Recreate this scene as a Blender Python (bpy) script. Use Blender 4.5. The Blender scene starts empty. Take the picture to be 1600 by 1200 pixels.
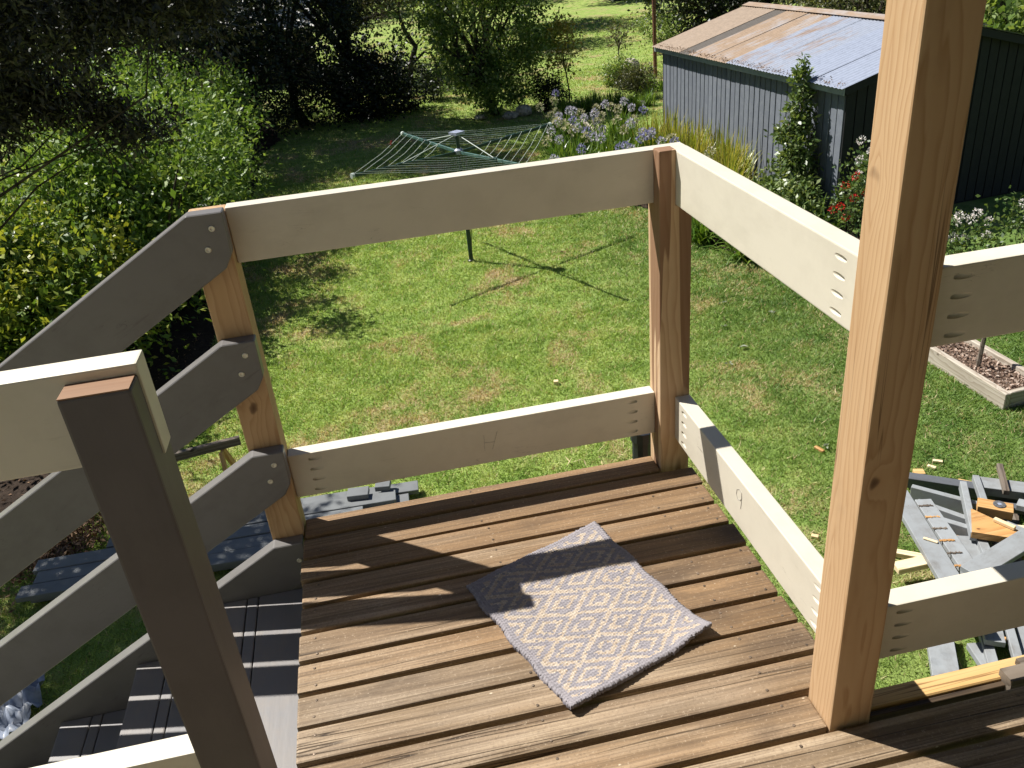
import bpy, bmesh, math, random
import numpy as np
from mathutils import Matrix, Vector, Euler

scene = bpy.context.scene
COL = scene.collection
random.seed(7)
RNG = np.random.default_rng(11)

# ------------------------------------------------------------------ camera
cam_d = bpy.data.cameras.new('camera')
cam = bpy.data.objects.new('camera', cam_d)
COL.objects.link(cam)
scene.camera = cam
ROLL, PITCH, YAW = -0.0980236, 0.4916342, 0.1498636
fwd = Vector((math.sin(YAW) * math.cos(PITCH), math.cos(YAW) * math.cos(PITCH), -math.sin(PITCH)))
rgt = Vector((math.cos(YAW), -math.sin(YAW), 0))
up0 = rgt.cross(fwd)
r2 = math.cos(ROLL) * rgt + math.sin(ROLL) * up0
u2 = -math.sin(ROLL) * rgt + math.cos(ROLL) * up0
R3 = Matrix((r2, u2, -fwd)).transposed()
cam.matrix_world = Matrix.Translation((-0.7836, -2.0909, 1.4775)) @ R3.to_4x4()
cam_d.sensor_width = 36.0
cam_d.lens = 36.0 * 1323.63 / 1600.0
cam_d.clip_start = 0.02
cam_d.clip_end = 900.0

# ------------------------------------------------------------------ light
SUN = Vector((-0.6, 0.48, 1.0)).normalized()          # towards the sun
world = bpy.data.worlds.new('World')
scene.world = world
world.use_nodes = True
wn = world.node_tree
for n in list(wn.nodes):
    wn.nodes.remove(n)
sky = wn.nodes.new('ShaderNodeTexSky')
sky.sky_type = 'NISHITA'
sky.sun_disc = False
sky.sun_elevation = math.asin(SUN.z)
sky.sun_rotation = math.atan2(SUN.x, SUN.y)
sky.air_density = 0.8
sky.dust_density = 0.4
sky.altitude = 300.0
wbg = wn.nodes.new('ShaderNodeBackground')
wbg.inputs['Strength'].default_value = 0.05
wout = wn.nodes.new('ShaderNodeOutputWorld')
wn.links.new(sky.outputs[0], wbg.inputs[0])
wn.links.new(wbg.outputs[0], wout.inputs[0])
sun_d = bpy.data.lights.new('sun', 'SUN')
sun_d.energy = 5.0
sun_d.angle = math.radians(0.53)
sun_d.color = (1.0, 0.965, 0.90)
sun = bpy.data.objects.new('sun', sun_d)
COL.objects.link(sun)
sun.rotation_euler = SUN.to_track_quat('Z', 'Y').to_euler()
sun.location = SUN * 60
scene.view_settings.view_transform = 'Standard'
scene.view_settings.look = 'None'
scene.view_settings.exposure = 0.75
scene.view_settings.gamma = 1.0
scene.view_settings.use_curve_mapping = False
scene.render.engine = 'CYCLES'
scene.cycles.max_bounces = 5
scene.cycles.diffuse_bounces = 3
scene.cycles.use_adaptive_sampling = True
scene.cycles.adaptive_threshold = 0.02
scene.cycles.transparent_max_bounces = 4

GZ = -2.6                                              # ground level; deck top is z = 0

# ------------------------------------------------------------------ object helpers
MW = {}


def link(name, data, M=None, parent=None):
    o = bpy.data.objects.new(name, data)
    COL.objects.link(o)
    M = M.copy() if M is not None else Matrix.Identity(4)
    if parent is not None:
        o.parent = parent
        o.matrix_parent_inverse = MW[parent.name].inverted()
    o.matrix_basis = M
    MW[o.name] = M
    return o


def thing(name, loc, label, cat, group=None):
    o = link(name, None, Matrix.Translation(loc))
    o.empty_display_size = 0.1
    return tag(o, label, cat, group)


def tag(o, label, cat=None, group=None, kind=None):
    if label:
        o['label'] = label
    if cat:
        o['category'] = cat
    if group:
        o['group'] = group
    if kind:
        o['kind'] = kind
    return o


def mesh_np(name, V, F, mat, smooth=False):
    """V (n,3) array, F (m,k) int array of equal-sized faces"""
    V = np.asarray(V, dtype=np.float32)
    F = np.asarray(F, dtype=np.int32)
    me = bpy.data.meshes.new(name)
    m, k = F.shape
    me.vertices.add(len(V))
    me.vertices.foreach_set('co', V.ravel())
    me.loops.add(m * k)
    me.loops.foreach_set('vertex_index', F.ravel())
    me.polygons.add(m)
    me.polygons.foreach_set('loop_start', np.arange(0, m * k, k, dtype=np.int32))
    me.polygons.foreach_set('loop_total', np.full(m, k, dtype=np.int32))
    if smooth:
        me.polygons.foreach_set('use_smooth', np.ones(m, dtype=bool))
    me.update(calc_edges=True)
    if mat is not None:
        me.materials.append(mat)
    return me


class MB:
    """collects simple shapes for one mesh"""

    def __init__(self):
        self.v = []
        self.f = []

    def add(self, V, F):
        b = len(self.v)
        self.v += [tuple(p) for p in V]
        self.f += [tuple(i + b for i in f) for f in F]
        return self

    def box(self, x0, x1, y0, y1, z0, z1, M=None):
        V = [Vector((x, y, z)) for z in (z0, z1) for y in (y0, y1) for x in (x0, x1)]
        if M is not None:
            V = [M @ p for p in V]
        return self.add(V, [(0, 2, 3, 1), (4, 5, 7, 6), (0, 1, 5, 4), (2, 6, 7, 3), (0, 4, 6, 2), (1, 3, 7, 5)])

    def tube(self, pts, rad, sides=6, cap=True):
        pts = [Vector(p) for p in pts]
        if not hasattr(rad, '__len__'):
            rad = [rad] * len(pts)
        V = []
        for i, p in enumerate(pts):
            t = (pts[min(i + 1, len(pts) - 1)] - pts[max(i - 1, 0)]).normalized()
            a = t.orthogonal().normalized() if i == 0 else (a - t * a.dot(t)).normalized()
            b = t.cross(a)
            for k in range(sides):
                an = 2 * math.pi * k / sides
                V.append(p + (a * math.cos(an) + b * math.sin(an)) * rad[i])
        F = []
        for i in range(len(pts) - 1):
            for k in range(sides):
                k2 = (k + 1) % sides
                F.append((i * sides + k, i * sides + k2, (i + 1) * sides + k2, (i + 1) * sides + k))
        if cap:
            F.append(tuple(range(sides))[::-1])
            F.append(tuple((len(pts) - 1) * sides + k for k in range(sides)))
        return self.add(V, F)

    def lathe(self, prof, sides=16, M=None):
        V = []
        for r, z in prof:
            for k in range(sides):
                an = 2 * math.pi * k / sides
                p = Vector((r * math.cos(an), r * math.sin(an), z))
                V.append(M @ p if M is not None else p)
        F = []
        for i in range(len(prof) - 1):
            for k in range(sides):
                k2 = (k + 1) % sides
                F.append((i * sides + k, i * sides + k2, (i + 1) * sides + k2, (i + 1) * sides + k))
        F.append(tuple(range(sides))[::-1])
        F.append(tuple((len(prof) - 1) * sides + k for k in range(sides)))
        return self.add(V, F)

    def mesh(self, name, mat, smooth=False):
        me = bpy.data.meshes.new(name)
        me.from_pydata([tuple(p) for p in self.v], [], self.f)
        me.materials.append(mat)
        if smooth:
            for p in me.polygons:
                p.use_smooth = True
        me.update()
        return me

    def obj(self, name, mat, parent=None, M=None, smooth=False):
        return link(name, self.mesh(name, mat, smooth), M, parent)


def bevel_box_mesh(name, L, W, T, mat, bev=0.003, seg=1, warp=0.0, ends=None):
    """box centred on origin, long axis x, width y, thickness z; optional waviness"""
    bm = bmesh.new()
    bmesh.ops.create_cube(bm, size=1.0)
    for v in bm.verts:
        v.co = Vector((v.co.x * L, v.co.y * W, v.co.z * T))
    if bev > 0:
        bmesh.ops.bevel(bm, geom=bm.edges[:], offset=bev, segments=seg, affect='EDGES', profile=0.6)
    if warp > 0:
        n = max(4, int(L / 0.12))
        long_e = [e for e in bm.edges if abs(e.verts[0].co.x - e.verts[1].co.x) > L * 0.7]
        bmesh.ops.subdivide_edges(bm, edges=long_e, cuts=n)
        a, b = random.uniform(0, 6), random.uniform(0, 6)
        for v in bm.verts:
            v.co.z += warp * math.sin(a + v.co.x * 4.3) + 0.4 * warp * math.sin(b + v.co.x * 17 + v.co.y * 20)
            v.co.y += 0.6 * warp * math.sin(b + v.co.x * 5.1)
    me = bpy.data.meshes.new(name)
    bm.to_mesh(me)
    bm.free()
    me.materials.append(mat)
    return me


def frame(p0, p1, upv):
    """matrix with x along p0->p1, z close to upv, origin at the middle"""
    p0, p1, upv = Vector(p0), Vector(p1), Vector(upv)
    x = (p1 - p0).normalized()
    z = (upv - x * upv.dot(x)).normalized()
    y = z.cross(x)
    M = Matrix((x, y, z)).transposed().to_4x4()
    M.translation = (p0 + p1) / 2
    return M, (p1 - p0).length


def plank(name, p0, p1, W, T, upv, mat, parent=None, bev=0.003, seg=1, warp=0.0):
    M, L = frame(p0, p1, upv)
    return link(name, bevel_box_mesh(name, L, W, T, mat, bev, seg, warp), M, parent)


# ------------------------------------------------------------------ material helpers
def new_mat(name):
    m = bpy.data.materials.new(name)
    m.use_nodes = True
    nt = m.node_tree
    b = nt.nodes['Principled BSDF']
    return m, nt, b


def nd(nt, typ, props=None, **ins):
    n = nt.nodes.new('ShaderNode' + typ)
    for k, v in (props or {}).items():
        setattr(n, k, v)
    for k, v in ins.items():
        key = int(k[1:]) if k[0] == '_' and k[1:].isdigit() else k.replace('_', ' ')
        s = n.inputs[key]
        if hasattr(v, 'is_output'):
            nt.links.new(v, s)
        else:
            s.default_value = v
    return n


def ramp(nt, fac, stops, interp='LINEAR'):
    n = nt.nodes.new('ShaderNodeValToRGB')
    n.color_ramp.interpolation = interp
    el = n.color_ramp.elements
    while len(el) < len(stops):
        el.new(0.5)
    for e, (p, c) in zip(el, stops):
        e.position = p
        e.color = tuple(c) + (1,) if len(c) == 3 else c
    nt.links.new(fac, n.inputs[0])
    return n.outputs[0]


def mix(nt, fac, a, b, mode='MIX'):
    n = nt.nodes.new('ShaderNodeMix')
    n.data_type = 'RGBA'
    n.blend_type = mode
    for s, v in ((n.inputs[0], fac), (n.inputs[6], a), (n.inputs[7], b)):
        if hasattr(v, 'is_output'):
            nt.links.new(v, s)
        else:
            s.default_value = v if not isinstance(v, tuple) or len(v) == 4 else v + (1,)
    return n.outputs[2]


def math_n(nt, op, a, b=None, c=None, clamp=False):
    n = nt.nodes.new('ShaderNodeMath')
    n.operation = op
    n.use_clamp = clamp
    for i, v in enumerate((a, b, c)):
        if v is None:
            continue
        if hasattr(v, 'is_output'):
            nt.links.new(v, n.inputs[i])
        else:
            n.inputs[i].default_value = v
    return n.outputs[0]


def obj_coords(nt, spread=True):
    tc = nt.nodes.new('ShaderNodeTexCoord')
    co = tc.outputs['Object']
    if spread:
        oi = nt.nodes.new('ShaderNodeObjectInfo')
        vm = nd(nt, 'VectorMath', {'operation': 'SCALE'})
        vm.inputs[0].default_value = (3.7, 2.9, 4.3)
        nt.links.new(math_n(nt, 'MULTIPLY', oi.outputs['Random'], 7.0), vm.inputs['Scale'])
        ad = nd(nt, 'VectorMath', {'operation': 'ADD'})
        nt.links.new(co, ad.inputs[0])
        nt.links.new(vm.outputs[0], ad.inputs[1])
        return ad.outputs[0], oi.outputs['Random'], co
    return co, None, co


def scaled(nt, co, s):
    m = nd(nt, 'Mapping')
    m.inputs['Scale'].default_value = s
    nt.links.new(co, m.inputs['Vector'])
    return m.outputs[0]


def noise(nt, co, scale, detail=3.0, rough=0.55, dist=0.0):
    n = nd(nt, 'TexNoise', Scale=scale, Detail=detail, Roughness=rough, Distortion=dist)
    nt.links.new(co, n.inputs['Vector'])
    return n.outputs[0]


def bump(nt, b, h, strength, dist):
    n = nd(nt, 'Bump', Strength=strength, Distance=dist)
    nt.links.new(h, n.inputs['Height'])
    nt.links.new(n.outputs[0], b.inputs['Normal'])


def mat_pine(name, light, mid, dark, knot, ringscale=46.0, knots=True, heart=None):
    """fresh sawn softwood: growth rings, fine grain, knots; grain along local x"""
    m, nt, b = new_mat(name)
    co, rnd, raw = obj_coords(nt)
    v = nd(nt, 'TexVoronoi', {'feature': 'F1'}, Scale=1.0, Randomness=1.0)
    wob = nd(nt, 'TexNoise', Scale=14.0, Detail=2.0)
    nt.links.new(co, wob.inputs['Vector'])
    wsc = nd(nt, 'VectorMath', {'operation': 'SCALE'}, _0=wob.outputs['Color'])
    wsc.inputs['Scale'].default_value = 0.05
    wad = nd(nt, 'VectorMath', {'operation': 'ADD'}, _0=co, _1=wsc.outputs[0])
    nt.links.new(scaled(nt, wad.outputs[0], (5.0, 9.5, 9.5)), v.inputs['Vector'])
    kd = v.outputs['Distance']
    sel = ramp(nt, nd(nt, 'SeparateColor', _0=v.outputs['Color']).outputs[0], [(0.45, (0, 0, 0)), (0.46, (1, 1, 1))])
    near = ramp(nt, kd, [(0.0, (1, 1, 1)), (0.42, (0, 0, 0))], 'EASE')
    swirl = math_n(nt, 'MULTIPLY', near, sel)
    lowp = noise(nt, scaled(nt, co, (1.1, 7, 7)), 1.0, 4.0)
    ph = math_n(nt, 'ADD', math_n(nt, 'MULTIPLY', lowp, 0.20), math_n(nt, 'MULTIPLY', swirl, 0.035))
    sx = nd(nt, 'SeparateXYZ')
    nt.links.new(scaled(nt, co, (0.04, 1, 1)), sx.inputs[0])
    rr = math_n(nt, 'SQRT', math_n(nt, 'ADD', math_n(nt, 'POWER', math_n(nt, 'ABSOLUTE', math_n(nt, 'SUBTRACT', math_n(nt, 'FRACT', math_n(nt, 'MULTIPLY', sx.outputs[1], 1.7)), 0.5)), 2.0),
                                   math_n(nt, 'POWER', math_n(nt, 'ABSOLUTE', math_n(nt, 'SUBTRACT', math_n(nt, 'FRACT', math_n(nt, 'MULTIPLY', sx.outputs[2], 1.7)), 0.5)), 2.0)))
    rings = math_n(nt, 'FRACT', math_n(nt, 'MULTIPLY', math_n(nt, 'ADD', math_n(nt, 'ADD', rr, ph), math_n(nt, 'MULTIPLY', sx.outputs[0], 0.6)), ringscale))
    c1 = ramp(nt, rings, [(0.0, light), (0.55, mid), (0.86, dark), (1.0, light)])
    fine = noise(nt, scaled(nt, co, (5, 170, 170)), 1.0, 3.0)
    c2 = mix(nt, ramp(nt, fine, [(0.35, (0, 0, 0)), (0.7, (0.45, 0.45, 0.45))]), c1, mid)
    big = noise(nt, scaled(nt, co, (1.2, 9, 9)), 1.0, 3.0)
    c3 = mix(nt, ramp(nt, big, [(0.4, (0, 0, 0)), (0.75, (0.5, 0.5, 0.5))]), c2, dark)
    if heart:
        hz = noise(nt, scaled(nt, co, (1.3, 26, 26)), 1.0, 0.5, 0.4)
        c3 = mix(nt, ramp(nt, hz, [(0.50, (0, 0, 0)), (0.52, (0.8, 0.8, 0.8))]), c3, mix(nt, fine, heart, tuple(1.5 * k for k in heart)))
    if knots:
        kf = math_n(nt, 'MULTIPLY', ramp(nt, kd, [(0.05, (0.9, 0.9, 0.9)), (0.09, (0.7, 0.7, 0.7)), (0.13, (0, 0, 0))]), sel)
        c3 = mix(nt, kf, c3, knot)
    chk = noise(nt, scaled(nt, co, (0.8, 38, 38)), 1.0, 2.0, 0.5, 0.2)
    chl = math_n(nt, 'MULTIPLY', ramp(nt, math_n(nt, 'ABSOLUTE', math_n(nt, 'SUBTRACT', chk, 0.5)), [(0.0, (0.8, 0.8, 0.8)), (0.010, (0, 0, 0))]), ramp(nt, noise(nt, scaled(nt, co, (1.5, 9, 9)), 1.0, 2.0), [(0.56, (0, 0, 0)), (0.62, (1, 1, 1))]))
    c3 = mix(nt, chl, c3, knot)
    grime = noise(nt, scaled(nt, co, (3.0, 5, 5)), 1.0, 5.0, 0.65)
    c3 = mix(nt, ramp(nt, grime, [(0.55, (0, 0, 0)), (0.8, (0.35, 0.35, 0.35))]), c3, (0.16, 0.10, 0.06))
    nt.links.new(c3, b.inputs['Base Color'])
    b.inputs['Roughness'].default_value = 0.62
    b.inputs['Specular IOR Level'].default_value = 0.25
    bump(nt, b, math_n(nt, 'ADD', fine, math_n(nt, 'MULTIPLY', rings, 0.4)), 0.12, 0.002)
    return m


def mat_decking():
    m, nt, b = new_mat('weathered_decking')
    co, rnd, raw = obj_coords(nt)
    g1 = noise(nt, scaled(nt, co, (1.6, 34, 34)), 1.0, 5.0, 0.6, 0.4)
    g2 = noise(nt, scaled(nt, co, (4.0, 130, 130)), 1.0, 3.0)
    blot = noise(nt, scaled(nt, co, (2.4, 7, 7)), 1.0, 5.0, 0.62)
    c = ramp(nt, g1, [(0.25, (0.105, 0.070, 0.041)), (0.46, (0.240, 0.168, 0.101)), (0.62, (0.395, 0.298, 0.200)), (0.82, (0.53, 0.42, 0.30))])
    c = mix(nt, ramp(nt, blot, [(0.42, (0, 0, 0)), (0.72, (0.75, 0.75, 0.75))]), c, (0.40, 0.312, 0.225))
    sepx = nd(nt, 'SeparateXYZ', _0=raw).outputs[0]
    ol = nd(nt, 'SeparateXYZ', _0=nt.nodes.new('ShaderNodeObjectInfo').outputs['Location']).outputs[1]
    worn = math_n(nt, 'ADD', math_n(nt, 'ADD', math_n(nt, 'MULTIPLY', sepx, 0.55), math_n(nt, 'MULTIPLY', rnd, 0.35)), math_n(nt, 'ADD', math_n(nt, 'MULTIPLY', ol, 0.95), 0.80))  # browner by wear right and far; near-left paleness also paints in sun glare
    org = noise(nt, scaled(nt, co, (1.1, 6, 6)), 1.3, 3.0)
    c = mix(nt, ramp(nt, math_n(nt, 'ADD', org, math_n(nt, 'MULTIPLY', worn, 0.35)), [(0.45, (0, 0, 0)), (0.78, (0.92, 0.92, 0.92))]), c, mix(nt, g1, (0.115, 0.066, 0.033), (0.33, 0.205, 0.105)))
    dk = noise(nt, scaled(nt, co, (1.9, 5, 5)), 1.7, 4.0, 0.6)
    c = mix(nt, ramp(nt, math_n(nt, 'ADD', dk, math_n(nt, 'MULTIPLY', sepx, 0.10)), [(0.56, (0, 0, 0)), (0.75, (0.7, 0.7, 0.7))]), c, (0.075, 0.050, 0.033))
    hs = nd(nt, 'HueSaturation', Saturation=1.03)
    nt.links.new(math_n(nt, 'ADD', 0.80, math_n(nt, 'MULTIPLY', rnd, 0.30)), hs.inputs['Value'])
    nt.links.new(c, hs.inputs['Color'])
    c = hs.outputs[0]
    # long drying cracks
    cr = noise(nt, scaled(nt, co, (0.55, 24, 24)), 1.0, 2.0, 0.5, 0.25)
    crl = ramp(nt, math_n(nt, 'ABSOLUTE', math_n(nt, 'SUBTRACT', cr, 0.5)), [(0.0, (1, 1, 1)), (0.016, (0, 0, 0))])
    gate = ramp(nt, noise(nt, scaled(nt, co, (1.2, 9, 9)), 1.0, 2.0), [(0.40, (0, 0, 0)), (0.50, (1, 1, 1))])
    crack = math_n(nt, 'MULTIPLY', math_n(nt, 'MULTIPLY', crl, gate), ramp(nt, worn, [(0.25, (1, 1, 1)), (0.75, (0.12, 0.12, 0.12))]))
    c = mix(nt, crack, c, (0.025, 0.016, 0.010))
    g3 = noise(nt, scaled(nt, co, (2.2, 210, 210)), 1.0, 4.0, 0.7)
    c = mix(nt, ramp(nt, g3, [(0.38, (0.55, 0.55, 0.55)), (0.54, (0, 0, 0))]), c, (0.085, 0.056, 0.034))
    gr = noise(nt, co, 160.0, 3.0, 0.7)
    c = mix(nt, ramp(nt, gr, [(0.30, (0.45, 0.45, 0.45)), (0.46, (0, 0, 0))]), c, (0.10, 0.068, 0.045))
    c = mix(nt, ramp(nt, gr, [(0.60, (0, 0, 0)), (0.72, (0.4, 0.4, 0.4))]), c, (0.58, 0.47, 0.34))
    # pale scuffs and sawdust flecks
    fl = nd(nt, 'TexVoronoi', {'feature': 'F1'}, Scale=55.0)
    nt.links.new(scaled(nt, co, (0.5, 1, 1)), fl.inputs['Vector'])
    flk = math_n(nt, 'MULTIPLY', ramp(nt, fl.outputs['Distance'], [(0.05, (1, 1, 1)), (0.12, (0, 0, 0))]),
                 ramp(nt, nd(nt, 'SeparateColor', _0=fl.outputs['Color']).outputs[1], [(0.93, (0, 0, 0)), (0.94, (1, 1, 1))]))
    c = mix(nt, flk, c, (0.62, 0.52, 0.38))
    nt.links.new(c, b.inputs['Base Color'])
    b.inputs['Roughness'].default_value = 0.66
    b.inputs['Specular IOR Level'].default_value = 0.3
    h = math_n(nt, 'SUBTRACT', math_n(nt, 'ADD', math_n(nt, 'MULTIPLY', g1, 0.8), math_n(nt, 'MULTIPLY', g3, 0.6)), math_n(nt, 'MULTIPLY', crack, 2.0))
    bump(nt, b, h, 0.55, 0.003)
    return m


def mat_paint(name, col, dirt, rough=0.45, dirt_amt=0.35, grainy=0.3, spec=0.4, chips=None):
    m, nt, b = new_mat(name)
    co, rnd, raw = obj_coords(nt)
    n1 = noise(nt, co, 9.0, 6.0, 0.65)
    n2 = noise(nt, scaled(nt, co, (7, 60, 60)), 1.0, 3.0)
    c = mix(nt, ramp(nt, n1, [(0.45, (0, 0, 0)), (0.8, (dirt_amt,) * 3)]), col, dirt)
    scr = noise(nt, scaled(nt, co, (3, 20, 20)), 1.6, 4.0, 0.7)
    c = mix(nt, ramp(nt, scr, [(0.66, (0, 0, 0)), (0.74, (dirt_amt * 1.2,) * 3)]), c, dirt)
    sm = noise(nt, scaled(nt, co, (1.4, 4, 4)), 2.2, 5.0, 0.7)
    c = mix(nt, ramp(nt, sm, [(0.52, (0, 0, 0)), (0.78, (dirt_amt * 1.1,) * 3)]), c, dirt)
    hl = noise(nt, scaled(nt, co, (5, 45, 45)), 1.0, 2.0, 0.5, 1.5)
    hlm = math_n(nt, 'MULTIPLY', ramp(nt, math_n(nt, 'ABSOLUTE', math_n(nt, 'SUBTRACT', hl, 0.5)), [(0.0, (0.7, 0.7, 0.7)), (0.006, (0, 0, 0))]), ramp(nt, noise(nt, co, 6.0, 2.0), [(0.60, (0, 0, 0)), (0.66, (1, 1, 1))]))
    c = mix(nt, hlm, c, tuple(0.6 * k for k in dirt))
    if chips:
        n3 = noise(nt, scaled(nt, co, (2.5, 9, 9)), 3.0, 5.0, 0.7)
        c = mix(nt, ramp(nt, n3, [(0.68, (0, 0, 0)), (0.71, (1, 1, 1))]), c, chips)
    hs = nd(nt, 'HueSaturation')
    nt.links.new(math_n(nt, 'ADD', 0.93, math_n(nt, 'MULTIPLY', rnd, 0.14)), hs.inputs['Value'])
    nt.links.new(c, hs.inputs['Color'])
    nt.links.new(hs.outputs[0], b.inputs['Base Color'])
    b.inputs['Roughness'].default_value = rough
    b.inputs['Specular IOR Level'].default_value = spec
    bump(nt, b, math_n(nt, 'ADD', n2, n1), grainy * 0.4, 0.0015)
    return m


def mat_plain(name, col, rough=0.5, metal=0.0, var=0.12, scale=20.0, spec=0.4):
    m, nt, b = new_mat(name)
    co, rnd, raw = obj_coords(nt)
    n1 = noise(nt, co, scale, 4.0)
    dark = tuple(c * (1 - 2.2 * var) for c in col)
    lite = tuple(min(1, c * (1 + 1.6 * var)) for c in col)
    nt.links.new(ramp(nt, n1, [(0.3, dark), (0.7, lite)]), b.inputs['Base Color'])
    b.inputs['Roughness'].default_value = rough
    b.inputs['Metallic'].default_value = metal
    b.inputs['Specular IOR Level'].default_value = spec
    return m


def mat_leaf(name, cols, trans=0.35, rough=0.42, tint=(1.15, 1.1, 0.5), spec=0.35, patch=None, patch_scale=0.8):
    m, nt, b = new_mat(name)
    out = nt.nodes['Material Output']
    geo = nt.nodes.new('ShaderNodeNewGeometry')
    n = len(cols)
    c = ramp(nt, geo.outputs['Random Per Island'], [(i / max(1, n - 1), k) for i, k in enumerate(cols)])
    tc = nt.nodes.new('ShaderNodeTexCoord')
    if patch:
        p = noise(nt, tc.outputs['Object'], patch_scale, 2.0)
        c = mix(nt, ramp(nt, p, [(0.50, (0, 0, 0)), (0.62, (0.85, 0.85, 0.85))]), c, patch)
    nt.links.new(c, b.inputs['Base Color'])
    b.inputs['Roughness'].default_value = rough
    b.inputs['Specular IOR Level'].default_value = spec
    tr = nt.nodes.new('ShaderNodeBsdfTranslucent')
    nt.links.new(mix(nt, 1.0, c, tint, 'MULTIPLY'), tr.inputs[0])
    mx = nt.nodes.new('ShaderNodeMixShader')
    mx.inputs[0].default_value = trans
    nt.links.new(b.outputs[0], mx.inputs[1])
    nt.links.new(tr.outputs[0], mx.inputs[2])
    nt.links.new(mx.outputs[0], out.inputs[0])
    return m


def grass_colour(nt, co, blades):
    p1 = noise(nt, co, 0.75, 4.0, 0.6, 0.4)
    p2 = noise(nt, co, 3.1, 4.0, 0.6)
    p3 = noise(nt, co, 0.28, 2.0)
    xs = nd(nt, 'SeparateXYZ', _0=co)
    lush = math_n(nt, 'ADD', math_n(nt, 'MULTIPLY', xs.outputs[0], 0.16), math_n(nt, 'MULTIPLY', p3, 0.5))
    lushf = ramp(nt, lush, [(0.42, (0, 0, 0)), (0.78, (1, 1, 1))])
    g = ramp(nt, p2, [(0.3, (0.190, 0.300, 0.058)), (0.5, (0.295, 0.400, 0.095)), (0.72, (0.43, 0.485, 0.155))])
    g2 = ramp(nt, p2, [(0.3, (0.085, 0.165, 0.032)), (0.5, (0.145, 0.235, 0.052)), (0.72, (0.225, 0.305, 0.085))])
    near = ramp(nt, math_n(nt, 'MULTIPLY', xs.outputs[1], 0.05), [(0.45, (1, 1, 1)), (0.75, (0, 0, 0))])
    lushf = math_n(nt, 'MULTIPLY', lushf, near)
    g = mix(nt, lushf, g, g2)
    dry = math_n(nt, 'MULTIPLY', ramp(nt, p1, [(0.50, (0, 0, 0)), (0.62, (1, 1, 1))]), ramp(nt, p2, [(0.38, (0.1, 0.1, 0.1)), (0.58, (0.9, 0.9, 0.9))]))
    dry = math_n(nt, 'MULTIPLY', dry, math_n(nt, 'SUBTRACT', 1.0, math_n(nt, 'MULTIPLY', lushf, 0.55)))
    return g, dry


def mat_ground():
    m, nt, b = new_mat('lawn_ground')
    tc = nt.nodes.new('ShaderNodeTexCoord')
    co = tc.outputs['Object']
    g, dry = grass_colour(nt, co, False)
    fine = noise(nt, co, 55.0, 3.0, 0.7)
    g = mix(nt, ramp(nt, fine, [(0.35, (0.55, 0.55, 0.55)), (0.62, (0, 0, 0))]), g, (0.11, 0.13, 0.045))
    straw = ramp(nt, fine, [(0.3, (0.25, 0.19, 0.10)), (0.7, (0.48, 0.38, 0.21))])
    c = mix(nt, dry, g, straw)
    nt.links.new(c, b.inputs['Base Color'])
    b.inputs['Roughness'].default_value = 0.9
    b.inputs['Specular IOR Level'].default_value = 0.1
    bump(nt, b, math_n(nt, 'ADD', fine, noise(nt, co, 9.0, 3.0)), 0.8, 0.03)
    return m


def mat_blades():
    m, nt, b = new_mat('lawn_blades')
    out = nt.nodes['Material Output']
    tc = nt.nodes.new('ShaderNodeTexCoord')
    geo = nt.nodes.new('ShaderNodeNewGeometry')
    g, dry = grass_colour(nt, tc.outputs['Object'], True)
    r = geo.outputs['Random Per Island']
    hs = nd(nt, 'HueSaturation')
    nt.links.new(math_n(nt, 'ADD', 0.75, math_n(nt, 'MULTIPLY', r, 0.55)), hs.inputs['Value'])
    nt.links.new(g, hs.inputs['Color'])
    straw = ramp(nt, r, [(0.0, (0.38, 0.275, 0.14)), (0.5, (0.56, 0.43, 0.25)), (1.0, (0.70, 0.57, 0.36))])
    thr = math_n(nt, 'GREATER_THAN', math_n(nt, 'ADD', dry, 0.06), math_n(nt, 'FRACT', math_n(nt, 'MULTIPLY', r, 7.31)))
    c = mix(nt, thr, hs.outputs[0], straw)
    nt.links.new(c, b.inputs['Base Color'])
    b.inputs['Roughness'].default_value = 0.5
    b.inputs['Specular IOR Level'].default_value = 0.25
    tr = nt.nodes.new('ShaderNodeBsdfTranslucent')
    nt.links.new(mix(nt, 1.0, c, (1.1, 1.1, 0.6), 'MULTIPLY'), tr.inputs[0])
    mx = nt.nodes.new('ShaderNodeMixShader')
    mx.inputs[0].default_value = 0.35
    nt.links.new(b.outputs[0], mx.inputs[1])
    nt.links.new(tr.outputs[0], mx.inputs[2])
    nt.links.new(mx.outputs[0], out.inputs[0])
    return m


def mat_soil(name, a, bcol, scale=22.0):
    m, nt, b = new_mat(name)
    tc = nt.nodes.new('ShaderNodeTexCoord')
    n1 = noise(nt, tc.outputs['Object'], scale, 6.0, 0.7)
    n2 = noise(nt, tc.outputs['Object'], 2.0, 4.0)
    c = ramp(nt, n1, [(0.3, a), (0.7, bcol)])
    c = mix(nt, ramp(nt, n2, [(0.4, (0, 0, 0)), (0.7, (0.6, 0.6, 0.6))]), c, a)
    nt.links.new(c, b.inputs['Base Color'])
    b.inputs['Roughness'].default_value = 0.95
    b.inputs['Specular IOR Level'].default_value = 0.1
    bump(nt, b, n1, 0.9, 0.03)
    return m


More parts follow.
